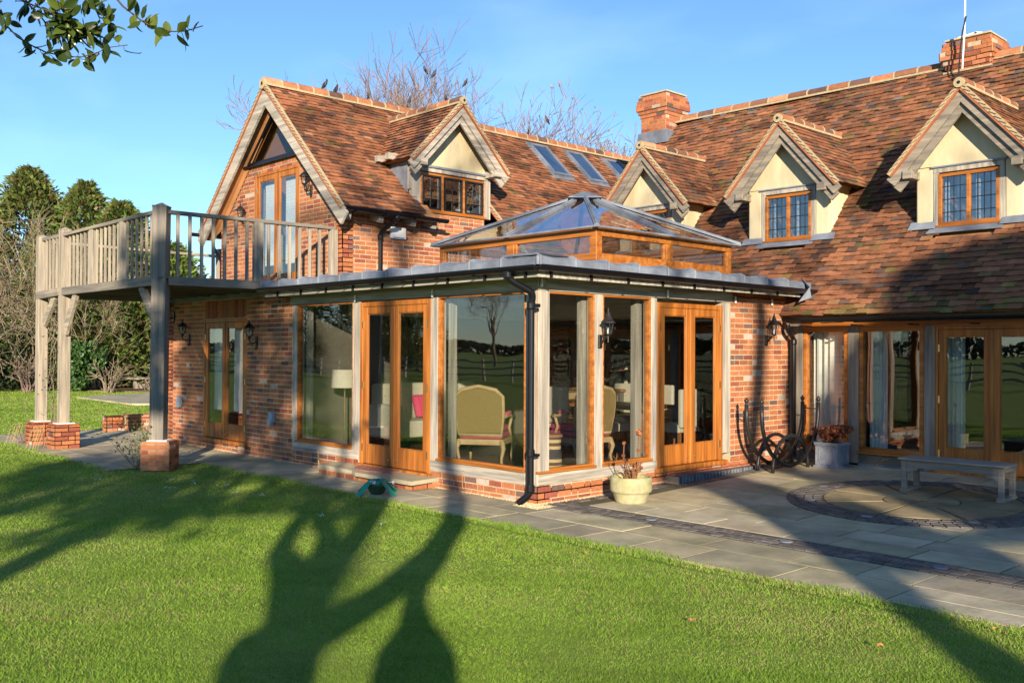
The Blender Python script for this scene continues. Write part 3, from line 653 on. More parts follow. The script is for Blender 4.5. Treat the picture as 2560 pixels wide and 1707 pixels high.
# front step
st=MB(); st.prism([(-4.1,-.05,.085),(-4.05,-.38,.085),(-3.1,-.44,.085),(-2.9,-.52,.085),(-1.7,-.50,.085),(-1.78,-.0,.085),(-4.1,-.0,.085)],(0,0,.05),0)
F2=frame((0,-.40,0),(1,0,0),(0,-1,0)); brickwall(st,F2,0,0,.085,[],top=lambda z:[(-4.0,-1.8)],thick=.3); F3=frame((-1.8,-.4,0),(0,1,0),(1,0,0)); brickwall(st,F3,0,0,.085,[],top=lambda z:[(0,.4)],thick=.2)
st.m=[ (2 if i<9 else q) for i,q in enumerate(st.m)]; st.build('door_step',[M['brick'],M['mortar'],M['slab']],H)
st=MB(); st.box(.0,.21,2.35,4.3,.0,.128,1)
for i in range(26): y=2.36+i*.0745; st.box(.11,.215,y+.007,y+.067,.02,.135,0,bluecol()); st.box(.005,.105,y+.003,y+.069,.05,.15,0,tuple(np.array((.40,.15,.08))*random.uniform(.8,1.2)))
st.build('brick_step',BM,H)
# --- roof lantern
b=MB(); F1=frame((0,ly0,0),(1,0,0),(0,-1,0)); F4=frame((lx1,0,0),(0,1,0),(1,0,0)); F5=frame((0,ly1,0),(1,0,0),(0,1,0)); F6=frame((lx0,0,0),(0,1,0),(-1,0,0))
for F,a,c in ((F1,lx0,lx1),(F5,lx0,lx1),(F4,ly0,ly1),(F6,ly0,ly1)):
    e=.003 if F in () else 0
    m=(a+c)/2
    b.lbox(F,a+.07,c-.07,-.07,-.002,2.70,2.965); b.lbox(F,a+.07,c-.07,-.07,-.002,3.175,3.29)
    b.lbox(F,a+.07,c-.07,-.005,.012,3.25,3.295)
    b.lbox(F,m-.05,m+.05,-.066,.001,2.965,3.175); b.lbox(F,m-.1,m-.05,-.06,-.008,2.965,3.175);b.lbox(F,m+.05,m+.1,-.06,-.008,2.965,3.175)
    b.lbox(F,a+.07,a+.12,-.06,-.008,2.965,3.175); b.lbox(F,c-.12,c-.07,-.06,-.008,2.965,3.175)
for x in (lx0,lx1-.09):
    for y in (ly0,ly1-.09): b.box(x,x+.09,y,y+.09,2.70,3.297)
LN=b.build('roof_lantern',M['joinx'],H,bevel=.005)
g=MB()
for F,a,c in ((F1,lx0,lx1),(F5,lx0,lx1),(F4,ly0,ly1),(F6,ly0,ly1)): g.lbox(F,a+.08,c-.08,-.04,-.034,2.96,3.18)
g.build('side_panes',M['glass'],LN)
ap=np.array((-1.655,2.57,4.0)); ov=.09; C4=[np.array(p,float) for p in ((lx0-ov,ly0-ov,3.275),(lx1+ov,ly0-ov,3.275),(lx1+ov,ly1+ov,3.275),(lx0-ov,ly1+ov,3.275))]
g=MB()
for i in range(4):
    p,q=C4[i],C4[(i+1)%4]; g.add([p,q,ap],[(0,1,2)])
g.build('roof_glass',M['glassroof'],LN)
g=MB()
for i in range(4):
    p,q=C4[i],C4[(i+1)%4]; nrm=norm(np.cross(q-p,ap-p)); m=(p+q)/2
    g.beam(p+(0,0,.012),ap+(0,0,.012),.065,.024); g.tube([p+(0,0,.025),ap+(0,0,.025)],.018,8)
    g.beam(m+nrm*.012,ap+nrm*.012,.055,.022,up=nrm); g.tube([m+nrm*.03,ap+nrm*.03],.018,8); g.beam(p,q,.03,.022)
g.lathe(ap-(0,0,.06),[(.34,0),(.33,.015),(.06,.11),(.0,.12)],4); g.build('lead_glazing_bars',M['lead'],LN)
# --- right wing facade
def post(F,u0,u1,z0,z1,mt): 
    b=MB(); b.lbox(F,u0,u1,-.12,.012,z0,z1); b.build('oak_post',M[mt],H,bevel=.006)
post(FW,.0,.22,.1,2.22,'greyz'); post(FW,.945,1.11,.1,2.12,'greyz'); post(FW,2.05,2.2,.1,2.12,'greyz'); post(FW,5.14,5.32,.1,2.12,'greyz')
b=MB(); b.lbox(FW,.22,5.14,-.12,.01,2.105,2.25); b.lbox(FW,.22,5.14,.0,.03,2.16,2.25); b.build('head_beam',M['joinx'],H)
for (a,c,nm) in ((.225,.94,'narrow shaded window behind the log rack'),(1.115,2.045,'wide shaded window between two grey posts')):
    b=MB(); rectframe(b,FW,a,c,.33,2.105,.06,-.09,.0); b.lbox(FW,a-.02,c+.02,-.02,.05,.30,.335); o=b.build('window',M['joinx'],H,bevel=.003,label=nm)
    g=MB(); g.lbox(FW,a+.055,c-.055,-.06,-.052,.385,2.05); g.build('pane',M['glass'],o)
b=MB(); b.lbox(FW,.22,2.05,-.12,-.0,.1,.31); b.lbox(FW,.22,2.05,.0,.012,.1,.155,1); b.lbox(FW,2.2,6.9,-.1,.0,.05,.15,0); b.lbox(FW,5.32,6.9,-.1,.0,.1,2.2,0); b.build('rendered_plinth',[M['wallin'],M['lead']],H)
for a,c in ((2.205,3.665),(3.67,5.13)): frenchdoor(FW,a,c,.16,2.105,fw=.04,bot=.3)
# --- interior shell
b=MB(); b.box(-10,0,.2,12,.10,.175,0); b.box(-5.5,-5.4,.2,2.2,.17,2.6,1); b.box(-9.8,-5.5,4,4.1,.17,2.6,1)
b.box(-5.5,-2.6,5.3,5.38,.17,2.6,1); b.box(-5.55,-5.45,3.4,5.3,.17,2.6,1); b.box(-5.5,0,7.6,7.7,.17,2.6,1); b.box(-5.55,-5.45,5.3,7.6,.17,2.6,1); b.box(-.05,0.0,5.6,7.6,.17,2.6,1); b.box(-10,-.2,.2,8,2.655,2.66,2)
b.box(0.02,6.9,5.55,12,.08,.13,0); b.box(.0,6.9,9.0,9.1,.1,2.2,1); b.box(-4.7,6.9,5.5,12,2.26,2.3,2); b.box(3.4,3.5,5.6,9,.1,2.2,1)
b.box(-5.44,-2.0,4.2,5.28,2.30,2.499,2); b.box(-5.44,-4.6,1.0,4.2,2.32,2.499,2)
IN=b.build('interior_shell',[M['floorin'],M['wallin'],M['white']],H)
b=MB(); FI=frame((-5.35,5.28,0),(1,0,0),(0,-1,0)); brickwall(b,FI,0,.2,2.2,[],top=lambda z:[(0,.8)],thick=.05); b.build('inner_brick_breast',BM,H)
b=MB()
for x0,x1 in ((1.17,1.42),(2.25,2.5),(.28,.72)):
    pts=[(x0+(x1-x0)*i/14,5.62+.035*math.sin(i*1.9)) for i in range(15)]
    for i in range(14): b.add([(pts[i][0],pts[i][1],.2),(pts[i+1][0],pts[i+1][1],.2),(pts[i+1][0],pts[i+1][1],2.1),(pts[i][0],pts[i][1],2.1)],[(0,1,2,3)])
b.build('curtains',M['white'],H)
# ================= BALCONY =================
B=thing('timber_balcony','raised grey oak balcony with slatted railings on three posts with brick feet','balcony',(-5.95,-1.85,0))
def bpost(x,y,w,z0,z1,rz,mt,lean=0):
    b=MB(); c,s=math.cos(rz),math.sin(rz); h=w/2; ch=.012
    def ring(z,k,dx): return [(x+dx+(c*a-s*e)*k,y+(s*a+c*e)*k,z) for a,e in ((-h,-h),(h,-h),(h,h),(-h,h))]
    v=ring(z0,1,-lean)+ring(z1,1,lean)+[(x+lean,y,z1+w*.32)]
    b.add(v,[(3,2,1,0),(0,1,5,4),(1,2,6,5),(2,3,7,6),(3,0,4,7),(4,5,8),(5,6,8),(6,7,8),(7,4,8)])
    b.add(ring(z1-.012,1.06,lean)+ring(z1+.012,1.06,lean),[(3,2,1,0),(4,5,6,7),(0,1,5,4),(1,2,6,5),(2,3,7,6),(3,0,4,7)])
    return b.build('post',M[mt],B,bevel=.008)
def bpier(x,y,w,h,rz):
    b=MB(); c,s=math.cos(rz),math.sin(rz)
    for k in range(4):
        a=rz+k*math.pi/2; N=np.array((math.cos(a),math.sin(a),0)); U=np.array((-math.sin(a),math.cos(a),0)); O=np.array((x,y,0))+N*w/2-U*w/2
        brickwall(b,(O,U,N,np.array((0,0,1.))),0,0,h,[],top=lambda z:[(0,w)],thick=w/2-.001)
    v=[(x+math.cos(rz+math.pi/4+k*math.pi/2)*w*.66,y+math.sin(rz+math.pi/4+k*math.pi/2)*w*.66,h-.03) for k in range(4)]
    b.prism(v,(0,0,.045),0,(.42,.14,.07)); v=[(p[0]*.75+x*.25,p[1]*.75+y*.25,h+.01) for p in v]; b.prism(v,(0,0,.02),2)
    return b.build('brick_pier',BM+[M['white']],B)
bpost(-5.97,-1.87,.205,.41,3.83,math.radians(2+45),'darkz',.03); bpier(-5.96,-1.86,.41,.40,math.radians(47))  # corner post's dark timber: old wood, plus tree shade put into its colour
bpost(-9.93,-1.92,.17,.42,3.84,0,'oakbz'); bpier(-9.93,-1.92,.42,.42,0)
bpost(-11.03,-1.96,.17,.42,3.80,0,'oakbz'); bpier(-10.98,-1.98,.40,.40,0)
def rail(nm,p0,p1,w,h,mt): b=MB(); b.beam(p0,p1,w,h); return b.build(nm,M[mt],B,bevel=.006)
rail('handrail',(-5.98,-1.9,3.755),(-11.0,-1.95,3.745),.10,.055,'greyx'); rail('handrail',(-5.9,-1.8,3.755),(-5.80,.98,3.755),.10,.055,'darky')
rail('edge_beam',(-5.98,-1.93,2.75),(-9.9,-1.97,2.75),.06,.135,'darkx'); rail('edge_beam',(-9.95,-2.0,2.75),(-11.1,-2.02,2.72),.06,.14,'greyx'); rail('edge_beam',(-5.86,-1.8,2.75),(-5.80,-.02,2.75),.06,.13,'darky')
rail('edge_beam',(-11.1,-2.0,2.75),(-11.1,1.0,2.75),.06,.13,'greyy')
def bal(x,y,w,d,mt='oakbz',nm='baluster'): b=MB(); b.box(x-w/2,x+w/2,y-d/2,y+d/2,2.78,3.73); b.build(nm,M[mt],B,bevel=.003)
for i in range(20):
    x=-6.17-i*.184
    big=i in (6,13); bal(x,-1.92,.040 if not big else .15,.036 if not big else .09,'oakbz' if i>2 else 'greyz','baluster' if not big else 'intermediate_post')
for i in range(4): bal(-10.20-i*.18,-1.97,.04,.036)
for i in range(14):
    y=-1.66+i*.183
    if i==7: bal(-5.84,y,.08,.15,'greyz','intermediate_post')
    else: bal(-5.86+.0035*i*.7,y,.042,.042,'greyz' if i<9 else 'oakbz')
b=MB(); b.box(-5.86,-5.74,.9,1.02,2.8,3.73); b.build('intermediate_post',M['oakbz'],B,bevel=.005)
# far rail, stair head and deck
rail('handrail',(-11.1,-1.9,3.73),(-11.1,2.6,3.68),.08,.05,'oakby'); b=MB(); b.box(-11.18,-11.04,1.5,1.64,2.4,3.85); b.build('post',M['oakbz'],B,bevel=.006)
rail('stair_rail',(-11.1,1.6,3.55),(-11.1,4.2,1.8),.06,.09,'oakby')
b=MB()
for i in range(22): b.box(-11.1+i*.24,-10.87+i*.24,-1.95,.35,2.785,2.81,0,(random.uniform(.8,1.1),)*3)
b.box(-11.1,-5.88,.35,1.0,2.70,2.80)
for i in range(10): b.box(-11.0+i*.54,-10.95+i*.54,-1.9,-.0,2.68,2.78)
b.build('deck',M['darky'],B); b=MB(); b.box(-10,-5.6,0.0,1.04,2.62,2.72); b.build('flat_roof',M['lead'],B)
def brace(p0,p1,mt): b=MB(); p0=np.array(p0);p1=np.array(p1); q=(p0+p1)/2+np.array((0,0,0)); b.beam(p0,p1,.07,.15); b.build('brace',M[mt],B,bevel=.008)
brace((-9.86,-1.92,2.02),(-9.33,-1.92,2.70),'oakbx'); brace((-10.9,-1.95,2.2),(-10.3,-1.95,2.70),'oakbx'); brace((-6.05,-1.86,2.05),(-6.62,-1.88,2.70),'greyx')
# ================= GROUND =================
def gz(y): return max(0,(y-1.2)*.03)
b=MB(); b.add([(-400,-400,-.012),(400,-400,-.012),(400,400,-.012),(-400,400,-.012)],[(0,1,2,3)])
M['turf']=mat('turf',(.15,.23,.03),.9,.3,2.2,col2=(.20,.23,.055),bump=.8,bscale=60,spec=.15)
struct(b.build('lawn',M['turf']))
# paved terrace: random coursed slabs
b=MB()
b.add([(-13.6,-2.49,.002),(-6.26,-2.49,.002),(-6.26,-1.115,.002),(9.5,-1.115,.002),(9.5,1.2,.002),(-13.6,1.2,.002)],[(0,1,2,3,4,5)],1)
b.add([(-.1,1.2,.0025),(9.5,1.2,.0025),(9.5,6,.1465),(-.1,6,.1465)],[(0,1,2,3)],1)
def slabs(x0,x1,y0,y1,cx=None):
    y=y0
    while y<y1-.1:
        h=random.choice((.45,.55,.6)); h=min(h,y1-y)
        if y1-y-h<.2: h=y1-y
        x=x0-random.uniform(0,.5)
        while x<x1:
            w=random.choice((.45,.6,.75,.9,.9)); a,c=max(x,x0),min(x+w,x1); x+=w
            if c-a<.08: continue
            t=random.uniform(.78,1.15); col=(t*random.uniform(.97,1.04),t,t*random.uniform(.9,1.05))
            e=random.uniform(-.002,.003); g=.008
            parts=[(y,y+h)] if (random.random()>.18 or h<.5) else [(y,y+h*.5),(y+h*.5,y+h)]
            for ya,yb in parts:
                z=lambda yy: gz(yy)+.006+e
                j=lambda: random.uniform(-.003,.003)
                X0,X1,Y0,Y1=a+g+j(),c-g+j(),ya+g+j(),yb-g+j()
                b.hexa([(X0,Y0,-.02),(X1,Y0,-.02),(X1,Y1,-.02),(X0,Y1,-.02),(X0,Y0,z(Y0)),(X1,Y0,z(Y0)),(X1,Y1,z(Y1)),(X0,Y1,z(Y1))],0,col)
        y+=h
slabs(-13.4,-6.3,-2.5,-.05); slabs(-6.3,9.2,-1.12,-.04); slabs(.42,9.2,.40,5.36); slabs(-13.4,-10.05,-.05,1.1)
b.build('paved_terrace',[M['slab'],M['joint']],bevel=0)
struct(bpy.data.objects['paved_terrace'])
b=MB()
def sett(cx,cy,a,w,l,z,t=None):
    t=t or random.uniform(.55,1.3); c,s=math.cos(a),math.sin(a); v=[]
    for zz in (z-.03,z+random.uniform(0,.004)):
        for du,dv in ((-w/2,-l/2),(w/2,-l/2),(w/2,l/2),(-w/2,l/2)): v.append((cx+c*du-s*dv,cy+s*du+c*dv,zz))
    b.hexa(v,0,(t*1.05,t,t*.97))
for k in range(4):
    x=.06
    while x<9.1:
        w=random.uniform(.09,.17); y=.03+k*.095; sett(x+w/2,y,random.uniform(-.03,.03),w-.012,.083,gz(y)+.010); x+=w
for k in range(2):
    y=-.02
    while y<5.3: l=random.uniform(.09,.17); sett(.26+k*.09 if y>2.2 and y<4.4 else .06+k*.09,y+l/2,0,.08,l-.01,gz(y)+.009); y+=l
struct(b.build('sett_band',M['sett']))
b=MB(); b.lathe((3.0,3.15,0),[(0,.03),(1.46,.03)],64); b.v=[(x,y,gz(y)+.012) for x,y,z in b.v]; b.m=[1]*len(b.m); b.f=b.f[:-1]; b.m=b.m[:-1]
for R in (1.42,1.32,1.22,1.12):
    n=int(2*math.pi*R/.12)
    for i in range(n): t=2*math.pi*i/n+R; x,y=3.0+R*math.cos(t),3.15+R*math.sin(t); sett(x,y,t,.088,2*math.pi*R/n-.012,gz(y)+.018,random.uniform(.6,1.05))
def wedge(r0,r1,t0,t1):
    n=6; t=random.uniform(.75,1.1); P=[(3+r*math.cos(a),3.15+r*math.sin(a)) for r,al in ((r0,np.linspace(t0,t1,n)),(r1,np.linspace(t1,t0,n))) for a in al]
    b.prism([(x,y,gz(y)+.006) for x,y in P],(0,0,.012),2,(t*.62,t*.56,t*.45))
for k in range(8): wedge(.42,1.05,k*math.pi/4+.05,(k+1)*math.pi/4-.02)
for k in range(4): wedge(.05,.40,k*math.pi/2+.05,(k+1)*math.pi/2-.05)
struct(b.build('paving_circle',[M['sett'],M['joint'],M['slab']]))
# gravel strip
b=MB()
for i in range(5200):
    if i<3200: x=random.uniform(-10,-.0); y=-abs(random.gauss(0,.028))-.005
    elif i<4000: x=random.uniform(-.15,.25); y=random.uniform(-.25,.05)
    else: x=abs(random.gauss(0,.035)); y=random.uniform(0,1.5)
    r_=random.uniform(.005,.011); t=random.uniform(.5,1.1); z=.008
    b.add([(x-r_,y,z),(x,y-r_,z),(x+r_,y,z),(x,y+r_,z),(x,y,z+r_*1.2)],[(0,1,4),(1,2,4),(2,3,4),(3,0,4)],0,(t*.6,t*.45,t*.27))
M['gravel']=mat('gravel',(1,1,1),.9,.3,30); struct(b.build('gravel_strip',M['gravel']),'stuff')
# ---- lawn blades
def inlawn(x,y):
    e=-1.055+.035*np.sin(x*3.1)+.03*np.sin(x*7.7+1)+.022*np.sin(x*23)+.014*np.sin(x*61); e=np.where(x<-6.25,-2.42+.03*np.sin(x*5),e)
    a=y<e
    a|=(x<-13.3)
    a&=~((np.hypot(x+5.96,y+1.86)<.27))
    a&=~((np.abs(x+9.93)<.22)&(np.abs(y+1.92)<.22))
    return a
NB=1150000
fx,fy=float(f.x),float(f.y); fn=math.hypot(fx,fy); hd=math.atan2(fy,fx)
u1=rng.random(NB); dist=4.2*np.exp(u1**1.0*math.log(70/4.2)); ang=hd+(rng.random(NB)-.5)*math.radians(66)
# density falls with 1/d^2 ; blades widen with distance
gx=CAM.x+dist*np.cos(ang); gy=CAM.y+dist*np.sin(ang)
k=inlawn(gx,gy)&~((gx>-10)&(gx<.3)&(gy>-.3)&(gy<8))&~((gx>-.3)&(gy>-.98)); gx,gy,dist=gx[k],gy[k],dist[k]; n=len(gx)
def fnoise(x,y,s,ph):
    return .25*(np.sin(x*s+ph+1.7*np.sin(y*s*.7+ph))+np.sin(y*s*1.3+ph*2+1.3*np.sin(x*s*.9))+np.sin((x+y)*s*.6+ph*3)+np.sin((x-y)*s*1.7+ph))
wd=np.clip(.0016*dist/4.2,.0016,.03)*rng.uniform(.6,1.5,n)*1.05; hh=np.clip(.0165+.0*dist,.01,.2)*rng.uniform(.45,1.3,n)*(1+.5*fnoise(gx,gy,2.3,.4))*np.clip(dist/9,1,3)**.5
yaw_=rng.uniform(0,2*np.pi,n); lean=rng.uniform(.3,1.6,n)*hh; la=rng.uniform(0,2*np.pi,n)
vx=np.stack([gx-np.cos(yaw_)*wd,gx+np.cos(yaw_)*wd,gx+np.cos(la)*lean],1); vy=np.stack([gy-np.sin(yaw_)*wd,gy+np.sin(yaw_)*wd,gy+np.sin(la)*lean],1); edge=((gy>-1.3)&(gx>-6.3))|((gy>-2.65)&(gx<-6.2)&(gx>-13.6)); hh=np.where(edge,hh*1.7,hh); zb=np.where(edge,.0,-.012); vz=np.stack([zb,zb,hh+zb],1)
co=np.stack([vx,vy,vz],2).reshape(-1,3).astype('f')
me=bpy.data.meshes.new('grass'); me.vertices.add(3*n); me.vertices.foreach_set('co',co.ravel()); me.loops.add(3*n); me.loops.foreach_set('vertex_index',np.arange(3*n,dtype='i')); me.polygons.add(n); me.polygons.foreach_set('loop_start',np.arange(0,3*n,3,dtype='i'))
try: me.polygons.foreach_set('loop_total',np.full(n,3,dtype='i'))
except Exception: pass
me.update(); me.validate()
pn=fnoise(gx,gy,1.1,2.)+.6*fnoise(gx,gy,3.7,5.)+.5*fnoise(gx,gy,11.,1.)
dry=np.clip(.12+.33*pn+.25*np.clip(fnoise(gx,gy,.55,3.)-.15,0,1),0.02,.6); isd=rng.random(n)<dry
g1=np.array((.19,.35,.034)); g2=np.array((.29,.43,.055)); y1=np.array((.42,.38,.15))
t=rng.random((n,1)); cg=g1*(1-t)+g2*t; cg*=(1+.22*pn)[:,None]; cg=np.where(isd[:,None],y1*rng.uniform(.6,1.1,(n,1)),cg)
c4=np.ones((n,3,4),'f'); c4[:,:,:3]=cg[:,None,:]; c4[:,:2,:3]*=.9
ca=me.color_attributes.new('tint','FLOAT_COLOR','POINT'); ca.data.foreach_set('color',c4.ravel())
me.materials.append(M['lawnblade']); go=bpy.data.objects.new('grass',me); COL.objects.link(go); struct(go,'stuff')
# distant paving and bed
b=MB(); b.prism([(-27.5,4.2,-.01),(-22,4.0,-.01),(-21.0,5.2,-.01),(-24,8.0,-.01),(-29,8.0,-.01)],(0,0,.05)); struct(b.build('path',M['slab']))
b=MB(); b.prism([(-50,-6,-.01),(-36,4.6,-.01),(-28.0,9.5,-.01),(-26,13,-.01),(-40,22,-.01),(-60,4,-.01)],(0,0,.03)); M['litter']=mat('leaf_litter',(.17,.10,.055),.95,.4,5,bump=.5,bscale=30); struct(b.build('ground',M['litter']))
# ================= THINGS AGAINST THE HOUSE =================
def tcol(s=1): return (s,s,s)
# wall lantern prototypes, local: wall plane at x=0 facing +x, z=0 bottom of bracket plate
def lantern_up(loc,rz,label,group):
    t=thing('wall_lantern',label,'lantern',(0,0,0),group)
    b=MB(); b.box(0,.03,-.035,.035,0,.20); b.tube([(.03,0,.08),(.10,0,.06),(.17,0,.10),(.17,0,.16)],.013,8); b.tube([(.0,0,-.02),(.03,0,-.05),(.03,0,-.02)],.02,8); b.build('bracket',M['iron'],t,bevel=.004)
    c=MB(); c.lathe((.17,0,.14),[(.012,0),(.03,.02),(.035,.05),(.06,.07)],6)
    for k in range(6):
        a=math.pi/3*k; c.beam((.17+.055*math.cos(a),.055*math.sin(a),.20),(.17+.085*math.cos(a),.085*math.sin(a),.36),.010,.010)
    c.lathe((.17,0,.36),[(.115,-.005),(.115,.008),(.085,.03),(.055,.075),(.02,.10),(.012,.13),(.02,.14),(.0,.165)],12); c.build('lamp_head',M['iron'],t)
    g=MB(); g.lathe((.17,0,.205),[(.05,0),(.078,.152)],6); g.build('glass_panel',M['glass'],t); k=MB(); k.lathe((.17,0,.2),[(.014,0),(.02,.05),(.0,.09)],8); k.build('bulb',M['whitep'],t)
    t.location=loc; t.rotation_euler=(0,0,rz); return t
lb=lantern_up((-8.93,1.045,4.08),-math.pi/2,'lantern left of the balcony door','wall lanterns')
lb.scale=(.82,.82,.82)
dup(lb,(-6.62,1.045,4.42),'lantern right of the balcony door, close under the bargeboard',-math.pi/2)
dup(lb,(-9.08,-.005,1.86),'lantern on the lower brick wall left of the small french door',-math.pi/2)
dup(lb,(-6.55,-.005,1.80),'lantern on the lower brick wall right of the small french door',-math.pi/2)
dup(lb,(-9.75,-.005,2.28),'dark lantern high under the balcony deck at the wall end',-math.pi/2)
def lantern_tall(loc,rz,label,down=0):
    t=thing('wall_lantern',label,'lantern',(0,0,0),'wall lanterns')
    b=MB(); b.prism([(0,-.04,0),(0,.04,0),(0,.04,.2),(0,-.04,.2)],(.025,0,0)); b.tube([(.02,0,.05),(.06,0,.09),(.12,0,.16),(.17,0,.16)],.014,8); b.tube([(.17,0,.08),(.17,0,.2)],.011,8); b.tube([(.02,0,.16),(.12,0,.16)],.008,6); b.build('bracket',M['iron'],t,bevel=.004)
    c=MB(); c.lathe((.17,0,.18),[(.02,0),(.05,.02),(.055,.03)],6)
    for k in range(6):
        a=math.pi/3*k+.5; c.beam((.17+.05*math.cos(a),.05*math.sin(a),.21),(.17+.08*math.cos(a),.08*math.sin(a),.38),.011,.011)
    c.lathe((.17,0,.38),[(.118,-.006),(.112,.01),(.075,.05),(.045,.10),(.025,.15),(.012,.185),(.012,.205),(.0,.235)],6); c.build('lamp_head',M['iron'],t)
    g=MB(); g.lathe((.17,0,.215),[(.045,0),(.073,.16)],6); g.build('glass_panel',M['glass'],t); k=MB(); k.lathe((.17,0,.2),[(.014,0),(.02,.06),(.0,.11)],8); k.build('bulb',M['whitep'],t)
    t.location=loc; t.rotation_euler=(0,0,rz); return t
lt=lantern_tall((.012,1.04,1.79),0,'pointed lantern on the slim oak post above the potted plant')
lt.scale=(.8,.8,.8)
dup(lt,(.01,4.72,1.84),'pointed lantern on the brick wall above the log rack')
for i,(x,z,l) in enumerate(((-9.42,.72,'grey socket box left of the small french door'),(-6.0,.60,'grey socket box right of the small french door'))):
    t=thing('outdoor_socket',l,'socket box',(x,0,z),'grey sockets on the lower brick wall')
    b=MB(); b.box(x-.06,x+.06,-.07,-.005,z,z+.15); b.build('cover',M['greyp'],t,bevel=.008,seg=2); b=MB(); b.box(x-.045,x+.05,-.09,-.02,z-.05,z+.05); b.build('outlet',M['greyp'],t,bevel=.006)
t=thing('alarm_box','white alarm box on the upper brick wall by the downpipe','alarm box',(-5.65,2.2,3.7))
b=MB(); b.box(-5.645,-5.58,1.98,2.30,3.66,3.86); b.build('cover',M['whitep'],t,bevel=.015,seg=2); b=MB(); b.box(-5.60,-5.577,2.02,2.26,3.67,3.69); b.build('base_strip',M['greyp'],t)
t=thing('aerial_mast','thin white mast with a dark cable beside the stubby chimney','aerial',(1.36,8.42,6.4))
b=MB(); b.tube([(1.36,8.42,6.4),(1.40,8.42,7.1),(1.42,8.42,8.6)],.014,8); b.build('pole',M['whitep'],t); b=MB(); b.tube([(1.30,8.42,6.3),(1.33,8.41,6.7),(1.37,8.40,7.0),(1.43,8.4,7.25)],.012,6); b.build('cable',M['iron'],t)
# small clip lights under the eaves
def festoon(x,y,z):
    b=MB(); b.lathe((x,y,z),[(.006,.03),(.012,.03),(.014,.0),(.018,-.03),(.016,-.06),(.0,-.07)],8); return b
for i,(x,y,z,l) in enumerate(((.03,.03,2.55,'at the corner post'),(.03,2.35,2.52,'over the garden room side door'),(.03,3.9,2.5,'at the end of the oak beam'),(.03,4.85,2.5,'nearest the long wing'),(-1.9,-.03,2.5,'between the door and the armchair window'),(-3.66,-.03,2.5,'left of the garden room front door'))):
    tag(festoon(x,y,z).build('eaves_light',M['whitep']),'small white light clipped under the eaves '+l,'light','small lights under the garden room eaves')
# ================= TERRACE THINGS =================
# log rack
t=thing('log_rack','tall black curved iron log rack standing by the brick wall','log rack',(.5,4.38,.09))
fr=[((.33,3.72),(.40,5.08)),((.60,3.67),(.68,5.03))]
for (a,c) in fr:
    a=np.array((*a,0.));c=np.array((*c,0.)); m=(a+c)/2; d=(c-a)/2; zb=.16
    pts=[]
    for k in range(25):
        th=math.pi*(k/24); X=-math.cos(th); s=math.sin(th)
        z=1.02-(1.02-zb)*(s**.75); pts.append(m+d*(X*abs(X)**.15)+(0,0,z))
    b=MB(); b.tube(pts,.028,8)
    for e in (0,-1): b.lathe(pts[e],[(.028,0),(.016,.01),(.016,.02),(.03,.04),(.032,.06),(.0,.10)],10)
    b.build('cradle_bar',M['iron'],t,smooth=True)
    b=MB(); b.tube([m+d*(-.62*math.cos(math.pi*k/16))+(0,0,.08+.50*math.sin(math.pi*k/16)**.9) for k in range(17)],.026,8); b.build('foot_arch',M['iron'],t,smooth=True)
for (p,q) in zip(*[[np.array((*e,0.)) for e in x] for x in fr]): b=MB(); b.tube([p+(0,0,.93),q+(0,0,.93)],.008,6); b.build('cross_bar',M['iron'],t)
for k in (-.3,0,.3):
    b=MB(); m=[(np.array((*x[0],0.))+np.array((*x[1],0.)))/2+(np.array((*x[1],0.))-np.array((*x[0],0.)))/2*k for x in fr]; b.tube([m[0]+(0,0,.17),m[1]+(0,0,.17)],.01,6); b.build('cross_bar',M['iron'],t)
# stone pot + plant
px,py=.60,.93
t=thing('stone_pot','round mossy stone pot with a stepped rim in front of the oak windows','plant pot',(px,py,0))
b=MB(); b.lathe((px,py,.006),[(r_*.9,z_) for r_,z_ in ((.19,0),(.20,.01),(.235,.11),(.248,.125),(.262,.13),(.27,.15),(.272,.27),(.268,.295),(.255,.302),(.24,.295),(.235,.25))],40); b.build('bowl',M['stonepot'],t,smooth=False)
b=MB(); b.lathe((px,py,.25),[(.212,-.02),(.212,.0),(.12,.02),(0,.025)],24); b.build('soil',M['soil'],t)
def twigs(b,base,n,h,spread,r0,cols,seg=4,curl=.3,m=0,sub=2):
    tips=[]
    for i in range(n):
        a=random.uniform(0,2*math.pi); hh=h*random.uniform(.45,1); sp=spread*random.uniform(.1,1)
        p=np.array(base,float)+(random.uniform(-.05,.05),random.uniform(-.05,.05),0); pts=[p]
        d=np.array((math.cos(a)*sp/seg,math.sin(a)*sp/seg,hh/seg))
        for k in range(seg): d=d+np.array([random.uniform(-1,1)*curl*hh/seg*.4 for _ in range(3)]); p=p+d; pts.append(p)
        b.tube(pts,[r0*(1-.75*k/seg) for k in range(seg+1)],5,m,random.choice(cols)); tips.append(pts[-1])
        for q in range(sub):
            k=random.randint(1,seg-1); s=pts[k]; e=s+np.array((random.uniform(-1,1)*hh*.25,random.uniform(-1,1)*hh*.25,random.uniform(.05,.3)*hh)); b.tube([s,(s+e)/2+(0,0,.01),e],[r0*.5,r0*.35,r0*.2],4,m,random.choice(cols)); tips.append(e)
    return tips
t=thing('pot_plant','wintry reddish stems with dried heads growing in the round stone pot','plant',(px,py,.26))
b=MB(); tp=twigs(b,(px,py,.26),16,.32,.26,.009,[(1.1,.6,.4),(1.2,.8,.55),(.8,.55,.4)],sub=3); b.tube([(px+.06,py+.03,.26),(px+.06,py+.05,.55),(px+.07,py+.06,.80)],.006,5,0,(1,.55,.4)); b.tube([(px-.03,py-.03,.26),(px-.08,py-.04,.5),(px-.07,py-.04,.68)],.006,5,0,(1,.55,.4)); b.build('stems',M['twig'],t)
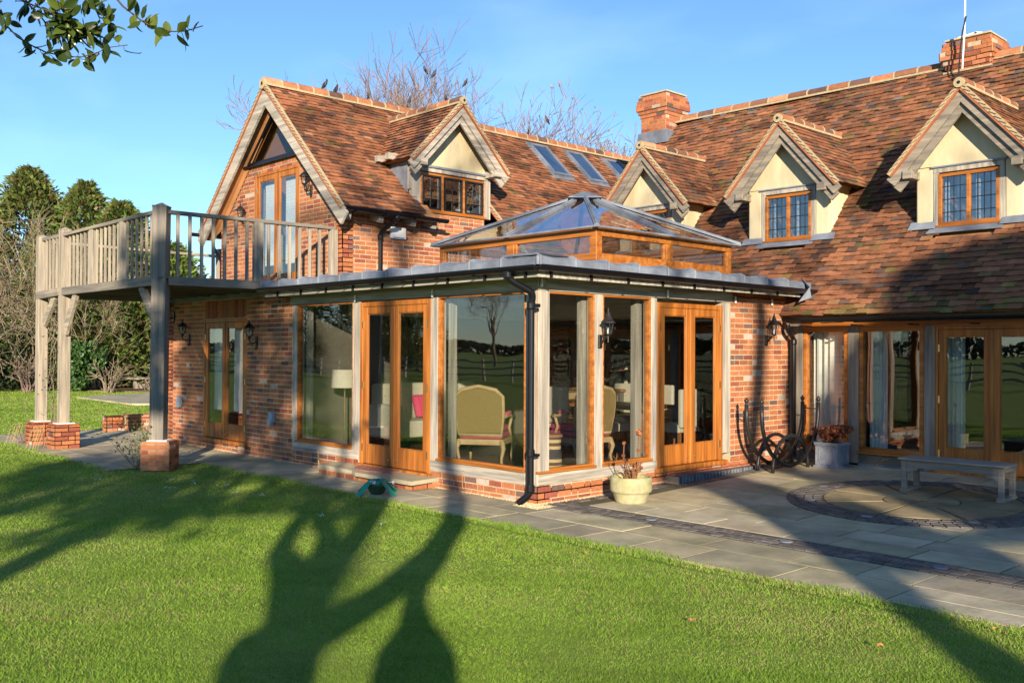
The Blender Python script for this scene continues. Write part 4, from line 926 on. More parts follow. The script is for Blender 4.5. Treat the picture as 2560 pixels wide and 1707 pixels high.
def fl(b,c,r_,n,col):
    for i in range(n):
        d=norm(rng.normal(size=3)); p=np.array(c)+d*r_*random.uniform(.4,1); a=norm(np.cross(d,rng.normal(size=3)))*.012; e=norm(np.cross(d,a))*.012; tt=random.uniform(.5,1.6)
        b.add([p-a-e,p+a-e,p+a+e,p-a+e],[(0,1,2,3)],0,tuple(np.array(col)*tt))
b=MB(); fl(b,(px+.07,py+.06,.81),.045,70,(1.3,.9,.6)); fl(b,(px-.07,py-.04,.69),.02,20,(1.2,.8,.6))
for p in tp[:14]: fl(b,p,.022,14,(1,.7,.5))
b.build('dried_heads',M['flower'],t)
# lead planter + hydrangea
M['leadp']=mat('oxidised_lead',(.11,.125,.155),.6,.3,7,col2=(.22,.24,.28),bump=.3,bscale=12,spec=.4)
x0,x1,y0,y1,z0,z1=.76,1.10,4.80,5.14,.10,.46
t=thing('lead_planter','square bluish lead planter with raised panels by the log rack','planter',(.95,5.0,.1))
b=MB(); b.hexa([(x0,y0,z0),(x1,y0,z0),(x1,y1,z0),(x0,y1,z0),(x0+.0,y0,z1),(x1,y0,z1),(x1,y1,z1),(x0,y1,z1)]); 
b.box(x0-.02,x1+.02,y0-.02,y1+.02,z0-.008,z0+.045); b.box(x0-.015,x1+.015,y0-.015,y0+.03,z1-.03,z1+.014); b.box(x0-.015,x1+.015,y1-.03,y1+.015,z1-.03,z1+.014); b.box(x0-.015,x0+.03,y0+.03,y1-.03,z1-.03,z1+.014); b.box(x1-.03,x1+.015,y0+.03,y1-.03,z1-.03,z1+.014)
for F,a,c in ((frame((0,y0,0),(1,0,0),(0,-1,0)),x0,x1),(frame((x1,0,0),(0,1,0),(1,0,0)),y0,y1)):
    o=[(a+.10,z0+.07),(c-.10,z0+.07),(c-.06,z0+.12),(c-.06,z1-.10),(c-.10,z1-.05),(a+.10,z1-.05),(a+.06,z1-.10),(a+.06,z0+.12)]
    for i in range(8):
        (p,q),(r_,s)=o[i],o[(i+1)%8]; P0=F[0]+F[1]*p+F[3]*q+F[2]*.004;P1=F[0]+F[1]*r_+F[3]*s+F[2]*.004; b.tube([P0,P1],.008,6)
b.build('box',M['leadp'],t,bevel=.006)
b=MB(); b.box(x0+.03,x1-.03,y0+.03,y1-.03,z1-.02,z1+.004); b.build('soil',M['soil'],t)
t=thing('hydrangea','hydrangea with brown dried flower heads growing in the lead planter','plant',(.95,5,.5))
b=MB(); tp=twigs(b,(.93,4.97,.46),18,.22,.32,.006,[(.5,.35,.25),(.7,.5,.35)],sub=1); b.build('stems',M['twig'],t)
b=MB()
for p in tp: fl(b,p,.06,45,(.9,.55,.4))
for k in range(16): fl(b,(.93+random.uniform(-.2,.22),4.97+random.uniform(-.15,.15),.62+random.uniform(-.08,.06)),.06,45,(.9,.55,.38))
b.build('dried_heads',M['flower'],t); 
# bench
t=thing('garden_bench','backless silvered wooden bench beside the paving circle','bench',(3.15,3.8,.08))
bx0,bx1,by0,by1,bz=2.56,3.72,3.60,3.98,.08
for x in (bx0,bx1-.06):
    for y in (by0,by1-.05): b=MB(); b.box(x,x+.06,y,y+.05,bz+.02,bz+.39); b.build('leg',M['bench'],t,bevel=.004)
    b=MB(); b.box(x-.01,x+.07,by0-.02,by1+.02,bz,bz+.05); b.build('foot_rail',M['bench'],t,bevel=.004)
    b=MB(); b.box(x+.01,x+.05,by0+.05,by1-.05,bz+.33,bz+.39); b.build('end_rail',M['bench'],t,bevel=.003)
for y in (by0+.005,by1-.045):
    b=MB(); b.box(bx0+.06,bx1-.06,y,y+.035,bz+.30,bz+.39)
    for s,x in ((1,bx0+.06),(-1,bx1-.06)): b.prism([(x,y+.002,bz+.30),(x+s*.16,y+.002,bz+.30),(x+s*.12,y+.002,bz+.275),(x+s*.05,y+.002,bz+.26),(x,y+.002,bz+.22)],(0,.03,0))
    b.build('apron',M['bench'],t,bevel=.003)
for k in range(5): b=MB(); y=by0-.03+k*.090; b.box(bx0-.03,bx1+.03,y,y+.082,bz+.392,bz+.415); b.build('slat',M['bench'],t,bevel=.004)
# christmas tree stand
tx,ty=-1.86,-.90
t=thing('tree_stand','green metal tree stand with splayed legs on the path below the step','tree stand',(tx,ty,0))
b=MB(); b.lathe((tx,ty,.012),[(.07,0),(.085,.01),(.125,.08),(.135,.10),(.13,.105),(.11,.09)],28); b.build('bowl',M['greenplastic'],t)
b=MB(); b.lathe((tx,ty,.13),[(.105,0),(.105,.05),(.10,.05),(.10,.0)],20)
b.build('collar',M['teal'],t)
for k in range(4):
    a=math.radians(-133+45+90*k+5); b=MB(); c,s=math.cos(a),math.sin(a); p=lambda r_,z:(tx+c*r_,ty+s*r_,z)
    b.beam(p(.05,.168),p(.12,.165),.10,.012); b.beam(p(.11,.166),p(.31,.008),.075,.012); b.build('leg',M['teal'],t,bevel=.003)
b=MB(); a=math.radians(-50); F=(np.array((tx+math.cos(a)*.107,ty+math.sin(a)*.107,.135)),np.array((-math.sin(a),math.cos(a),0)),np.array((math.cos(a),math.sin(a),0)),np.array((0,0,1.))); b.lbox(F,-.06,.01,0,.002,.008,.04); b.build('sticker',M['whitep'],t)
b=MB(); b.tube([(tx+.1,ty+.1,.15),(tx+.15,ty+.13,.15)],.004,6); b.tube([(tx+.15+.018*math.cos(q),ty+.13,.15+.018*math.sin(q)) for q in np.linspace(0,6.2,12)],.003,5); b.build('thumb_screw',M['whitep'],t)
b=MB(); b.v=[];n=24; b.prism([(-2.95+.46*math.cos(math.pi*i/n+math.pi),-.03+.36*math.sin(math.pi*i/n+math.pi),.136) for i in range(n+1)],(0,0,.018))
tag(b.build('door_mat',M['mat'],bevel=.004),'half round brown coir mat on the stone door step','door mat')
# uplights let into the paving
for i,(x,y,l) in enumerate(((1.5,.18,'in the sett band nearest the stone pot'),(3.05,.2,'in the middle of the sett band'),(4.45,.2,'in the sett band nearest the right edge'),(1.68,3.35,'on the left rim of the paving circle'),(2.05,2.38,'on the near left rim of the paving circle'),(2.98,1.9,'on the near rim of the paving circle'),(3.9,2.33,'on the near right rim of the paving circle'),(2.1,4.2,'on the far left rim of the paving circle'))):
    b=MB(); b.lathe((x,y,gz(y)+.014),[(.06,0),(.06,.008),(.05,.010),(.0,.010)],20); tag(b.build('ground_light',M['lead']),'round recessed light '+l,'light','recessed lights in the paving')
# tie hooks on plinth
for i,(x,l) in enumerate(((-1.28,'under the armchair window'),(-4.6,'under the wide left window'))):
    b=MB(); b.tube([(x,-.012,.27),(x,-.04,.27),(x,-.035,.1),(x+.01,-.03,.04),(x+.03,-.03,.04)],.004,6); tag(b.build('cabin_hook',M['brass']),'thin metal cabin hook hanging on the sill '+l,'hook','door hooks')
b=MB(); b.tube([(1.55,5.385,.24),(1.50,5.37,.245),(1.36,5.36,.13)],.005,6); tag(b.build('cabin_hook',M['brass']),'metal cabin hook hanging below the shaded window','hook','door hooks')
# low brick planter wall
t=thing('low_brick_wall','low sunlit brick planter wall beyond the paving, behind the balcony posts','wall',(-13,0,0))
b=MB(); F=frame((-12.75,0,0),(0,1,0),(1,0,0)); brickwall(b,F,0,0,.32,[],top=lambda z:[(.25,1.9)],thick=.22)
F=frame((0,-.12,0),(1,0,0),(0,-1,0)); brickwall(b,F,0,0,.32,[],top=lambda z:[(-13.05,-12.80)],thick=.35); F=frame((-12.80,-.12,0),(0,1,0),(1,0,0)); brickwall(b,F,0,0,.32,[],top=lambda z:[(0,.4)],thick=.2)
b.box(-13.0,-12.74,.25,1.9,.32,.34,0,(.36,.14,.08)); b.build('brickwork',BM,t)
# garden sleeper bench far off
t=thing('low_garden_table','low flat wooden table on the far lawn','table',(-34,8.6,0)); b=MB(); b.box(-36,-33,8.4,9.6,.42,.5); b.build('top',M['bench'],t); b=MB(); b.box(-35.6,-35.4,8.6,9.4,0,.42); b.box(-33.6,-33.4,8.6,9.4,0,.42); b.build('legs',M['bench'],t)
# cane hoops and climbers at the piers
def hoops(cx,cy,rz,label,n=3):
    t=thing('cane_hoop_frame',label,'plant support',(0,0,0),'leaning cane hoops by the balcony feet')
    for k in range(n):
        b=MB(); w=.14-.02*k; yy=.07*k; lean=.16
        pts=[(-w/2,yy,0)]+[( -w/2*math.cos(math.pi*i/8),yy+lean*(.30+.08*math.sin(math.pi*i/8))/.38,.30+.08*math.sin(math.pi*i/8)) for i in range(9)]+[(w/2,yy,0)]
        b.tube(pts,.005,6); b.build('hoop',M['bamboo'],t)
    t.location=(cx,cy,-.01); t.rotation_euler=(0,0,rz); return t
hoops(-10.05,-2.45,.5,'cane hoops leaning at the foot of the middle balcony post'); hoops(-11.25,-2.45,.5,'cane hoops leaning at the foot of the far left balcony post'); hoops(-6.35,-2.05,.6,'shaded cane hoops at the foot of the dark corner post',4)
def climber(x,y,h,n,label,leafz,spread=.2,lc=(.10,.14,.04)):
    t=thing('climbing_rose',label,'climber',(x,y,0)); b=MB(); tips=[]
    for i in range(n):
        p=np.array((x+random.uniform(-.2,.2),y-.1+random.uniform(-.1,.1),0.)); pts=[p]; hh=h*random.uniform(.3,1); k=10
        tx_,ty_=x+random.uniform(-.06,.1),y+random.uniform(-.1,0)
        for j in range(1,k+1):
            f_=min(1,j/3); q=np.array((p[0]*(1-f_)+tx_*f_+random.uniform(-.04,.04)*spread*5,p[1]*(1-f_)+ty_*f_+random.uniform(-.03,.03),hh*j/k)); pts.append(q)
        b.tube(pts,[.009*(1-.07*j) for j in range(k+1)],5); tips+=pts
    tips+=twigs(b,(x-.1,y-.1,.02),5,.7,.5,.006,[(1,1,1)],sub=3)
    b.build('stems',M['twigd'],t); l=MB()
    for p in tips:
        if not(leafz[0]<p[2]<leafz[1]): continue
        for q in range(7):
            c=p+rng.normal(size=3)*.07; a=norm(rng.normal(size=3))*.028; e=norm(np.cross(a,rng.normal(size=3)))*.012; tt=random.uniform(.6,1.4); l.add([c-a,c-e,c+a,c+e],[(0,1,2,3)],0,tuple(np.array(lc)*tt))
    if l.v: l.build('leaves',M['leaf'],t)
climber(-10.1,-2.02,2.2,4,'thin climber twining up the middle balcony post',(.9,2.0)); climber(-11.15,-2.1,.9,3,'bare climber stems at the far left balcony post',(5,6)); climber(-6.2,-1.98,.95,5,'leafy rose stems at the foot of the dark corner post',(.25,1.1),.5)
# fallen leaves and feathers
for i,(x,y,l) in enumerate(((2.2,-1.6,'on the lawn edge'),(4.05,-2.6,'in the middle of the right lawn'),(5.1,-2.2,'on the right lawn near the paving'),(5.45,-1.35,'at the paving edge on the far right'))):
    b=MB(); a=random.uniform(0,6); v=[];
    for k,rr in enumerate((1,.45,.9,.4,.8,.45,.9,.4)): v.append((x+.035*rr*math.cos(a+k*.785),y+.035*rr*math.sin(a+k*.785),.03+random.uniform(0,.02)))
    b.add(v,[tuple(range(8))],0,(.9,.35,.15)); tag(b.build('fallen_leaf',M['leaf']),'curled brown fallen leaf '+l,'leaf')
for i in range(14):
    x,y=random.uniform(-3,6),random.uniform(-4.6,-1.5); b=MB(); a=random.uniform(0,6); q=random.uniform(.5,.9); b.add([(x+.028*q*math.cos(a+k*1.05)*(1 if k%2 else .6),y+.028*q*math.sin(a+k*1.05)*(1 if k%2 else .6),.028+random.uniform(0,.015)) for k in range(6)],[tuple(range(6))],0,(.30,.14,.06)); tag(b.build('fallen_leaf',M['leaf']),'tiny dark brown dead leaf lying in the lawn grass','leaf','tiny dead leaves in the lawn')
for i,(x,y) in enumerate(((-4.6,-2.3),(-4.3,-2.1),(-4.05,-2.2),(-3.6,-2.05),(-2.9,-2.2),(-2.6,-2.1),(-.9,-2.3),(-.1,-2.1),(-3.9,-2.6),(-5.3,-3.0))):
    b=MB()
    for k in range(5):
        p=np.array((x+random.uniform(-.06,.06),y+random.uniform(-.06,.06),.025+random.uniform(0,.02))); a=norm((random.uniform(-1,1),random.uniform(-1,1),.1))*.03; e=norm(np.cross(a,(0,0,1)))*.008; b.add([p-a,p-e,p+a,p+e],[(0,1,2,3)])
    tag(b.build('feather_tuft',M['whitep']),'small tuft of pale feathers lying on the shaded lawn','feathers','pale feathers scattered on the lawn')
# ================= INDOORS =================
def armchair(label,loc,rz):
    t=thing('armchair',label,'armchair',(0,0,0),'cane backed armchairs')   # faces +y locally
    def bx(nm,q,mt,bev=.012): b=MB(); b.box(*q); b.build(nm,M[mt],t,bevel=bev,seg=2)
    b=MB(); pts=[(-.30,-.30,.42),(-.33,-.34,.7),(-.33,-.38,.95),(-.24,-.41,1.04),(-.1,-.42,1.07),(0,-.42,1.09),(.1,-.42,1.07),(.24,-.41,1.04),(.33,-.38,.95),(.33,-.34,.7),(.30,-.30,.42),(-.30,-.30,.42)]
    b.tube(pts,.028,8); b.build('back_frame',M['limed'],t,smooth=True)
    b=MB(); b.prism([(-.30,-.32,.45),(.30,-.32,.45),(.32,-.36,.7),(.32,-.40,.95),(.22,-.42,1.03),(0,-.425,1.06),(-.22,-.42,1.03),(-.32,-.40,.95),(-.32,-.36,.7)],(0,-.012,0)); b.build('cane_back',M['cane'],t)
    b=MB(); b.prism([(-.27,-.29,.47),(.27,-.29,.47),(.29,-.36,.95),(.2,-.39,1.06),(0,-.39,1.10),(-.2,-.39,1.06),(-.29,-.36,.95)],(0,.06,0)); b.build('back_cushion',M['pink'],t,bevel=.02,seg=2)
    bx('seat_rail',(-.33,.33,-.32,.33,.28,.36),'limed'); bx('seat',(-.31,.31,-.30,.34,.36,.44),'pink',.03); bx('seat_cushion',(-.29,.29,-.27,.35,.44,.53),'pink',.035)
    for s in (-1,1):
        b=MB(); b.tube([(s*.32,-.33,.66),(s*.34,-.1,.68),(s*.34,.12,.66),(s*.36,.2,.63)],[.022,.026,.03,.03],8); b.tube([(s*.34,.14,.64),(s*.31,.12,.5),(s*.32,.2,.36)],.022,8); b.build('arm',M['limed'],t,smooth=True); b=MB(); b.tube([(s*.335,-.2,.70),(s*.34,.0,.715),(s*.34,.08,.69)],.032,8); b.build('arm_pad',M['pink'],t,smooth=True)
        for y,k in ((-.30,-1),(.30,1)): b=MB(); b.tube([(s*.30,y,.34),(s*.33,y+k*.03,.24),(s*.30,y+k*.01,.1),(s*.31,y+k*.04,0)],[.04,.034,.02,.024],8); b.build('leg',M['limed'],t,smooth=True)
    t.location=loc; t.rotation_euler=(0,0,rz); return t
A=armchair('cane backed armchair with its back to the wide front window',(-2.30,1.25,.175),.6)
dup(A,(-1.58,2.42,.175),'cane backed armchair seen from the side through the corner window',math.radians(79))
t=thing('basket_stool','round woven basket stool with dark bands behind the corner window','stool',(-1.02,1.28,.175)); b=MB(); x,y,z=-1.02,1.28,.18
for i in range(11):
    z0_=z+i*.042; rr=.115+.012*math.sin(i/10*math.pi*1.5)+.01*(i>8); dark=i in (4,5,6); 
    for k in range(28):
        a=2*math.pi*k/28; on=((k+i)%4<2)^((k-i)%4<2); c=(.06,.06,.065) if dark else ((.62,.45,.24) if on else (.13,.08,.05))
        a1=a+2*math.pi/28; b.add([(x+rr*math.cos(a),y+rr*math.sin(a),z0_),(x+rr*math.cos(a1),y+rr*math.sin(a1),z0_),(x+rr*math.cos(a1),y+rr*math.sin(a1),z0_+.041),(x+rr*math.cos(a),y+rr*math.sin(a),z0_+.041)],[(0,1,2,3)],0,c)
M['weave']=mat('basket_weave',(1,1,1),.8,.3,90,bump=.4,bscale=150); b.build('body',M['weave'],t); b=MB(); b.lathe((x,y,z+.45),[(.135,0),(.14,.02),(.12,.035),(0,.04)],24,0,(.35,.2,.1)); b.build('lid',M['weave'],t)
t=thing('sofa','cream buttoned sofa with nailhead trim behind the front door','sofa',(-5.0,2.4,.175))
def ibx(t,nm,q,mt,bev=.03): b=MB(); b.box(*q); return b.build(nm,M[mt],t,bevel=bev,seg=3)
ibx(t,'seat',(-5.2,-4.5,1.45,3.5,.35,.62),'linen'); ibx(t,'backrest',(-5.35,-5.15,1.4,3.55,.5,1.2),'linen',.06); ibx(t,'arm',(-5.25,-4.48,1.28,1.46,.33,.88),'linen',.06); ibx(t,'arm',(-5.25,-4.48,3.49,3.67,.33,.88),'linen',.06)
for y in (1.35,3.55): ibx(t,'leg',(-4.56,-4.5,y-.03,y+.03,.175,.35),'limed',.01)
b=MB()
for r_ in range(3):
    for k in range(9): b.lathe((-5.145,1.55+k*.22+(.11 if r_%2 else 0),.74+r_*.13),[(0,-.012),(.012,-.008),(.014,.0),(.012,.008),(0,.012)],6)
b.build('buttons',M['limed'],t)
t=thing('cushion','hot pink square cushion on the cream sofa','cushion',(-5.0,2.3,.6)); b=MB(); b.hexa([(-5.0,2.05,.63),(-4.88,2.05,.63),(-4.88,2.6,.63),(-5.0,2.6,.63),(-5.13,2.05,1.0),(-5.0,2.05,1.0),(-5.0,2.6,1.0),(-5.13,2.6,1.0)]); b.build('cover',M['hotpink'],t,bevel=.05,seg=3); b=MB(); b.tube([(-4.88,2.06,.65),(-4.88,2.59,.65),(-5.0,2.59,.98),(-5.0,2.06,.98),(-4.88,2.06,.65)],.006,6); b.build('piping',M['pink'],t)
t=thing('floor_lamp','floor lamp with a pale drum shade behind the wide left window','lamp',(-5.05,1.2,.175)); b=MB(); b.tube([(-5.0,.68,.18),(-5.0,.68,1.16)],.012,8); b.lathe((-5.0,.68,.175),[(.13,0),(.13,.02),(.02,.03)],20); b.build('stand',M['brass'],t); b=MB(); b.lathe((-5.0,.68,1.16),[(.21,0),(.19,.28)],28); b.build('lamp_shade',M['linen'],t)
t=thing('dresser','dark dresser with rows of small pots against the back wall of the garden room','dresser',(-3.6,5.1,.175))
def dbx(nm,q,mt,bev=.01): b=MB(); b.box(*q); b.build(nm,M[mt],t,bevel=bev)
dbx('cupboard',(-4.3,-2.9,4.85,5.25,.18,1.05),'wallin'); dbx('worktop',(-4.35,-2.85,4.82,5.27,1.05,1.1),'tabletop')
for z in (1.4,1.75,2.1): dbx('shelf',(-4.3,-2.9,5.05,5.27,z,z+.03),'tabletop')
for i in range(16):
    x=-4.2+(i%8)*.17; z=(1.1,1.43)[i//8]; b=MB(); b.lathe((x,5.12,z),[(.03,0),(.045,.06),(.03,.13),(.035,.16)],12,0,(random.uniform(.3,1),)*3); b.build('jug',M['linen'],t)
dbx('door_panel',(-4.25,-3.62,4.83,4.85,.25,1.0),'limed'); dbx('door_panel',(-3.58,-2.95,4.83,4.85,.25,1.0),'limed')
# dining table and chairs
t=thing('dining_table','long dark wooden dining table in the middle of the garden room','table',(-2.6,4.1,.175)); ibx(t,'table_top',(-3.6,-1.4,3.5,4.4,.86,.92),'tabletop',.008); 
for x in (-3.3,-1.7): ibx(t,'leg',(x-.12,x+.12,3.8,4.1,.175,.86),'tabletop',.01)
def dchair(label,loc,rz):
    t=thing('dining_chair',label,'chair',(0,0,0),'cream dining chairs')
    for nm,q,m_,be in (('seat',(-.23,.23,-.22,.24,.38,.5),'linen',.02),('backrest',(-.23,.23,-.27,-.19,.45,1.02),'linen',.03)): b=MB(); b.box(*q); b.build(nm,M[m_],t,bevel=be,seg=3)
    for x in (-.19,.19):
        for y in (-.2,.2): b=MB(); b.box(x-.02,x+.02,y-.02,y+.02,0,.38); b.build('leg',M['tabletop'],t)
    t.location=loc; t.rotation_euler=(0,0,rz); return t
dc=dchair('cream dining chair at the near side of the table, back to the window',(-1.75,3.25,.175),0)
for (x,y,rz,l) in ((-2.6,3.22,0,'cream dining chair left of the near pair at the table'),(-2.1,4.75,math.pi,'cream dining chair on the far side of the table, middle'),(-2.9,4.75,math.pi,'cream dining chair on the far side of the table, left end'),(-1.0,3.9,math.pi/2,'cream dining chair at the head of the table nearest the side door')): dup(dc,(x,y,.175),l,rz)
# chandelier
t=thing('chandelier','leafy metal chandelier hanging behind the corner windows','chandelier',(-1.3,2.5,2.2)); b=MB()
for k in range(6):
    a=k*math.pi/3; b.tube([(-1.3,2.5,2.5),(-1.3+.12*math.cos(a),2.5+.12*math.sin(a),2.3),(-1.3+.3*math.cos(a),2.5+.3*math.sin(a),2.05),(-1.3+.1*math.cos(a+.5),2.5+.1*math.sin(a+.5),1.95)],.006,5); b.tube([(-1.3+.3*math.cos(a),2.5+.3*math.sin(a),2.05),(-1.3+.3*math.cos(a),2.5+.3*math.sin(a),2.2)],.012,6)
b.build('arms',M['iron'],t)
# ================= TREES =================
RMIN=.0105
def branchy(b,p,d,L_,r0,depth,up=.15,wander=.25,nb=(2,4),ratio=.68,spread=.6,nseg=4,m=0,tips=None,n=5,leafat=None):
    p=np.array(p,float); d=norm(d); pts=[p]; q=p.copy(); dd=d.copy()
    for k in range(nseg):
        dd=norm(dd+rng.normal(size=3)*wander*.35+np.array((0,0,up*.3))); q=q+dd*L_/nseg; pts.append(q.copy())
    rr=[r0*(1-.45*k/nseg) for k in range(nseg+1)]
    rr=[max(q_,RMIN) for q_ in rr]; b.tube(pts,rr,max(3,n),m,tcol(random.uniform(.8,1.2)),cap=False)
    if depth<=0:
        if tips is not None: tips.append(q)
        return
    c=random.randint(*nb)
    for i in range(c):
        k=nseg if i==0 else random.randint(max(1,nseg//2),nseg)
        ax=norm(np.cross(dd,rng.normal(size=3))); nd=norm(dd+ax*spread*random.uniform(.5,1.3)+np.array((0,0,up*.5)))
        branchy(b,pts[k],nd,L_*ratio*random.uniform(.75,1.2),rr[k]*(.8 if i==0 else .6),depth-1,up,wander,nb,ratio,spread,max(2,nseg-1),m,tips,max(3,n-1))
def baretree(nm,label,base,h,r0,depth,lean=(0,0,1),group=None,spread=.6,mat_='twigd',nb=(2,4),up=.25,stems=1,cat='tree'):
    t=thing(nm,label,cat,tuple(base),group)
    b=MB(); P0=np.array(base,float); tr=[P0,P0+np.array(lean)*h*.22+(.05,0,0),P0+np.array(lean)*h*.42]
    b.tube(tr,[r0*1.25,r0,r0*.85],9); b.build('trunk',M['bark'],t)
    c=MB(); tips=[]
    for i in range(8):
        a=i*math.pi*.25+random.uniform(-.4,.4); s=tr[2] if i%2 else (tr[1]+tr[2])/2
        branchy(c,s,(math.cos(a)*spread*.62,math.sin(a)*spread*.62,1),h*.19,r0*.45,depth,up,.4,nb,.74,spread,4,0,tips)
    c.build('crown',M[mat_],t); return t,tips
BT='bare trees beyond the house'
random.seed(21); rng=np.random.default_rng(5)
def scaletree(t,base,f_): pass
specs=[((-30.9,17.4,0),14.9,'tall bare winter tree just right of the gable peak'),((-29.2,19.3,0),16.2,'tallest bare winter tree with perched birds'),((-27.2,21.0,0),15.4,'bare winter tree behind the oak dormer'),((-25.4,23.6,0),14.2,'bare winter tree with two birds right of the oak dormer'),((-24.0,25.4,0),13.9,'bare tree with brown seed clusters above the rooflights'),((-18.1,23.2,0),12.6,'small bare tree with brown seed clusters beside the far left chimney')]
for i,(p,h,l) in enumerate(specs):
    t,tips=baretree('bare_tree',l,p,h*.97,.2,5 if i<3 else 4,group=None,spread=.66,nb=(3,3),up=.3)
    if i>=3:
        s=MB()
        for q in random.sample(tips,min(60,len(tips))): 
            for _ in range(5): c=q+rng.normal(size=3)*.09; a=norm(rng.normal(size=3))*.05; e=norm(np.cross(a,rng.normal(size=3)))*.05; s.add([c-a,c-e,c+a,c+e],[(0,1,2,3)],0,(.38,.22,.11))
        s.build('seed_clusters',M['leaf'],t)
# birds
def bird(loc,rz,tilt,label):
    t=thing('bird',label,'bird',(0,0,0),'black birds perched in the bare trees')
    b=MB(); R=Matrix.Rotation(tilt,3,'Y')
    prof=[(-.30,.012,.03),(-.22,.022,.045),(-.14,.055,.06),(-.04,.08,.085),(.06,.075,.08),(.13,.05,.055),(.17,.05,.05),(.21,.042,.042),(.24,.018,.018),(.285,.004,.004)]
    vs=[];n=10
    for i,(x,w,h) in enumerate(prof):
        zc=0 if x<.1 else (x-.1)*.35
        for j in range(n): a=2*math.pi*j/n; v=R@Vector((x,w*math.cos(a),zc+h*math.sin(a))); vs.append(tuple(v))
    b.add(vs,[(i*n+j,i*n+(j+1)%n,(i+1)*n+(j+1)%n,(i+1)*n+j) for i in range(len(prof)-1) for j in range(n)]+[tuple(range(n)),tuple((len(prof)-1)*n+j for j in range(n))])
    b.build('body',M['bird'],t,smooth=True)
    for s in (-1,1):
        w=MB(); w.add([tuple(R@Vector(q)) for q in ((.10,s*.078,.03),(.0,s*.092,-.02),(-.12,s*.07,-.02),(-.27,s*.02,.0),(-.10,s*.065,.06))],[(0,1,2,3,4)]); w.build('wing',M['bird'],t)
        l=MB(); l.tube([tuple(R@Vector((.0,s*.03,-.06))),(-.02,s*.03,-.17)],.006,4); l.build('leg',M['bird'],t)
    t.location=loc; t.rotation_euler=(0,0,rz); return t
BP=[(-29.62,15.61,13.75),(-29.36,16.03,13.55),(-28.55,17.24,13.27),(-29.0,16.58,13.23),(-27.03,19.33,14.62),(-26.78,19.65,14.46),(-25.86,20.77,14.08),(-27.46,18.76,13.15),(-27.52,18.69,12.87),(-26.43,20.09,13.27),(-23.31,23.54,12.39),(-23.94,22.9,11.72)]
BLb=['black bird on a twig left of the leaning pair near the ridge','larger black bird leaning on a twig above the gable ridge','brownish bird low in the twigs half way along the ridge','small dark bird just showing over the gable ridge','black bird on the topmost twigs, left of two close together','black bird on the topmost twigs, right of two close together','lone black bird on a top twig above the oak dormer','dark bird in the twigs over the end of the gable ridge','lower dark bird in the twigs over the end of the gable ridge','dark bird just above the ridge of the oak dormer','lone black bird on a twig above the rooflights','black bird just showing over the ridge above the first rooflight']
b0=None
for i,(p,l) in enumerate(zip(BP,BLb)):
    if b0 is None: b0=bird(p,.8,-.95,l)
    else: dup(b0,p,l,random.uniform(-2.5,2.5),random.uniform(.75,.92) if i!=1 else 1.1)
    # a perch twig of the tree behind
perch=MB()
for p in BP:
    p=np.array(p); a_=random.uniform(0,6); perch.tube([p+(math.cos(a_)*.3,math.sin(a_)*.3,.15),p+(0,0,-.17),p+(-.1,.08,-.6),p+(-.3*math.cos(a_),.3,-1.4),p+(-.5*math.cos(a_),.5,-3)],[.010,.012,.013,.018,.025],4)
    perch.tube([p+(-.1,.08,-.6),p+(.25,-.1,-.1),p+(.3,-.15,.35)],[.012,.010,.008],4)
perch.build('perch_twigs',M['twigd'],[o for o in bpy.data.objects if o.name=='bare_tree.001'][0])
# conifers : drooping sprays of small faces through the crown volume
def conifer(label,base,h,w,n,col,group,kind='cone'):
    t=thing('conifer',label,'tree',tuple(base),None); P0=np.array(base,float)
    b=MB(); b.tube([P0,P0+(0,0,h*.5),P0+(0,0,h*.93)],[.28,.18,.04],8); b.build('trunk',M['bark'],t)
    c=MB(); lobes=[(rng.uniform(0,2*np.pi),rng.uniform(.03,1)**1.1,rng.uniform(.6,1.25)) for _ in range(110)]
    for i in range(int(n*2.9)):
        a,zf,k=random.choice(lobes); a+=random.gauss(0,.34); z=zf+random.gauss(0,.05); z=min(max(z,.03),.99)
        prof=((1-z)**.58)*(.6+.4*min(1,z*4)); rr=w*1.22*prof*k*random.uniform(.25,1.0)**.5
        p=P0+(rr*math.cos(a),rr*math.sin(a),z*h+random.uniform(-.15,.15)); out=np.array((math.cos(a),math.sin(a),random.uniform(-.1,.8))); out=norm(out+rng.normal(size=3)*.35)
        L_=random.uniform(.14,.38); s=norm(np.cross(out,rng.normal(size=3)))*random.uniform(.04,.08); sh=random.uniform(.6,1.35); cc=np.array(col)*np.array((1.15,1,1))*sh*1.6
        if random.random()<.22: cc=np.array((.17,.12,.05))*sh
        c.add([p-s,p+s,p+out*L_*.6+s*.8+(0,0,.02),p+out*L_,p+out*L_*.6-s*.8],[(0,1,2,3,4)],0,tuple(cc))
    c.build('crown',M['leaf'],t); return t
random.seed(5); rng=np.random.default_rng(9)
conifer('tallest pointed conifer at the far left beyond the lawn',(-41,6.6,0),10.2,3.6,6500,(.075,.115,.03),None)
conifer('conifer at the left edge of the photo beyond the lawn',(-42.5,2.5,0),9.0,3.8,5500,(.07,.11,.03),None)
conifer('second pointed conifer behind the balcony railing',(-38.6,8.3,0),9.4,3.2,6000,(.075,.12,.03),None)
conifer('lower round topped conifer right of the pointed ones',(-36.3,9.0,0),8.3,3.5,6000,(.07,.12,.028),None)
conifer('bright green conifer seen under the balcony deck',(-36.0,11.2,0),6.6,3.2,5500,(.07,.13,.028),None)
conifer('dark conifer beside the dark corner post',(-36.5,14.0,0),5.0,2.8,4500,(.05,.09,.03),None)
conifer('dark conifer half hidden by the lower brick wall',(-36,18.0,0),4.6,3,3000,(.05,.08,.03),None)
conifer('dark yew deep in shade at the far left',(-37.5,-1.5,0),7.5,3.8,3500,(.06,.09,.03),None)
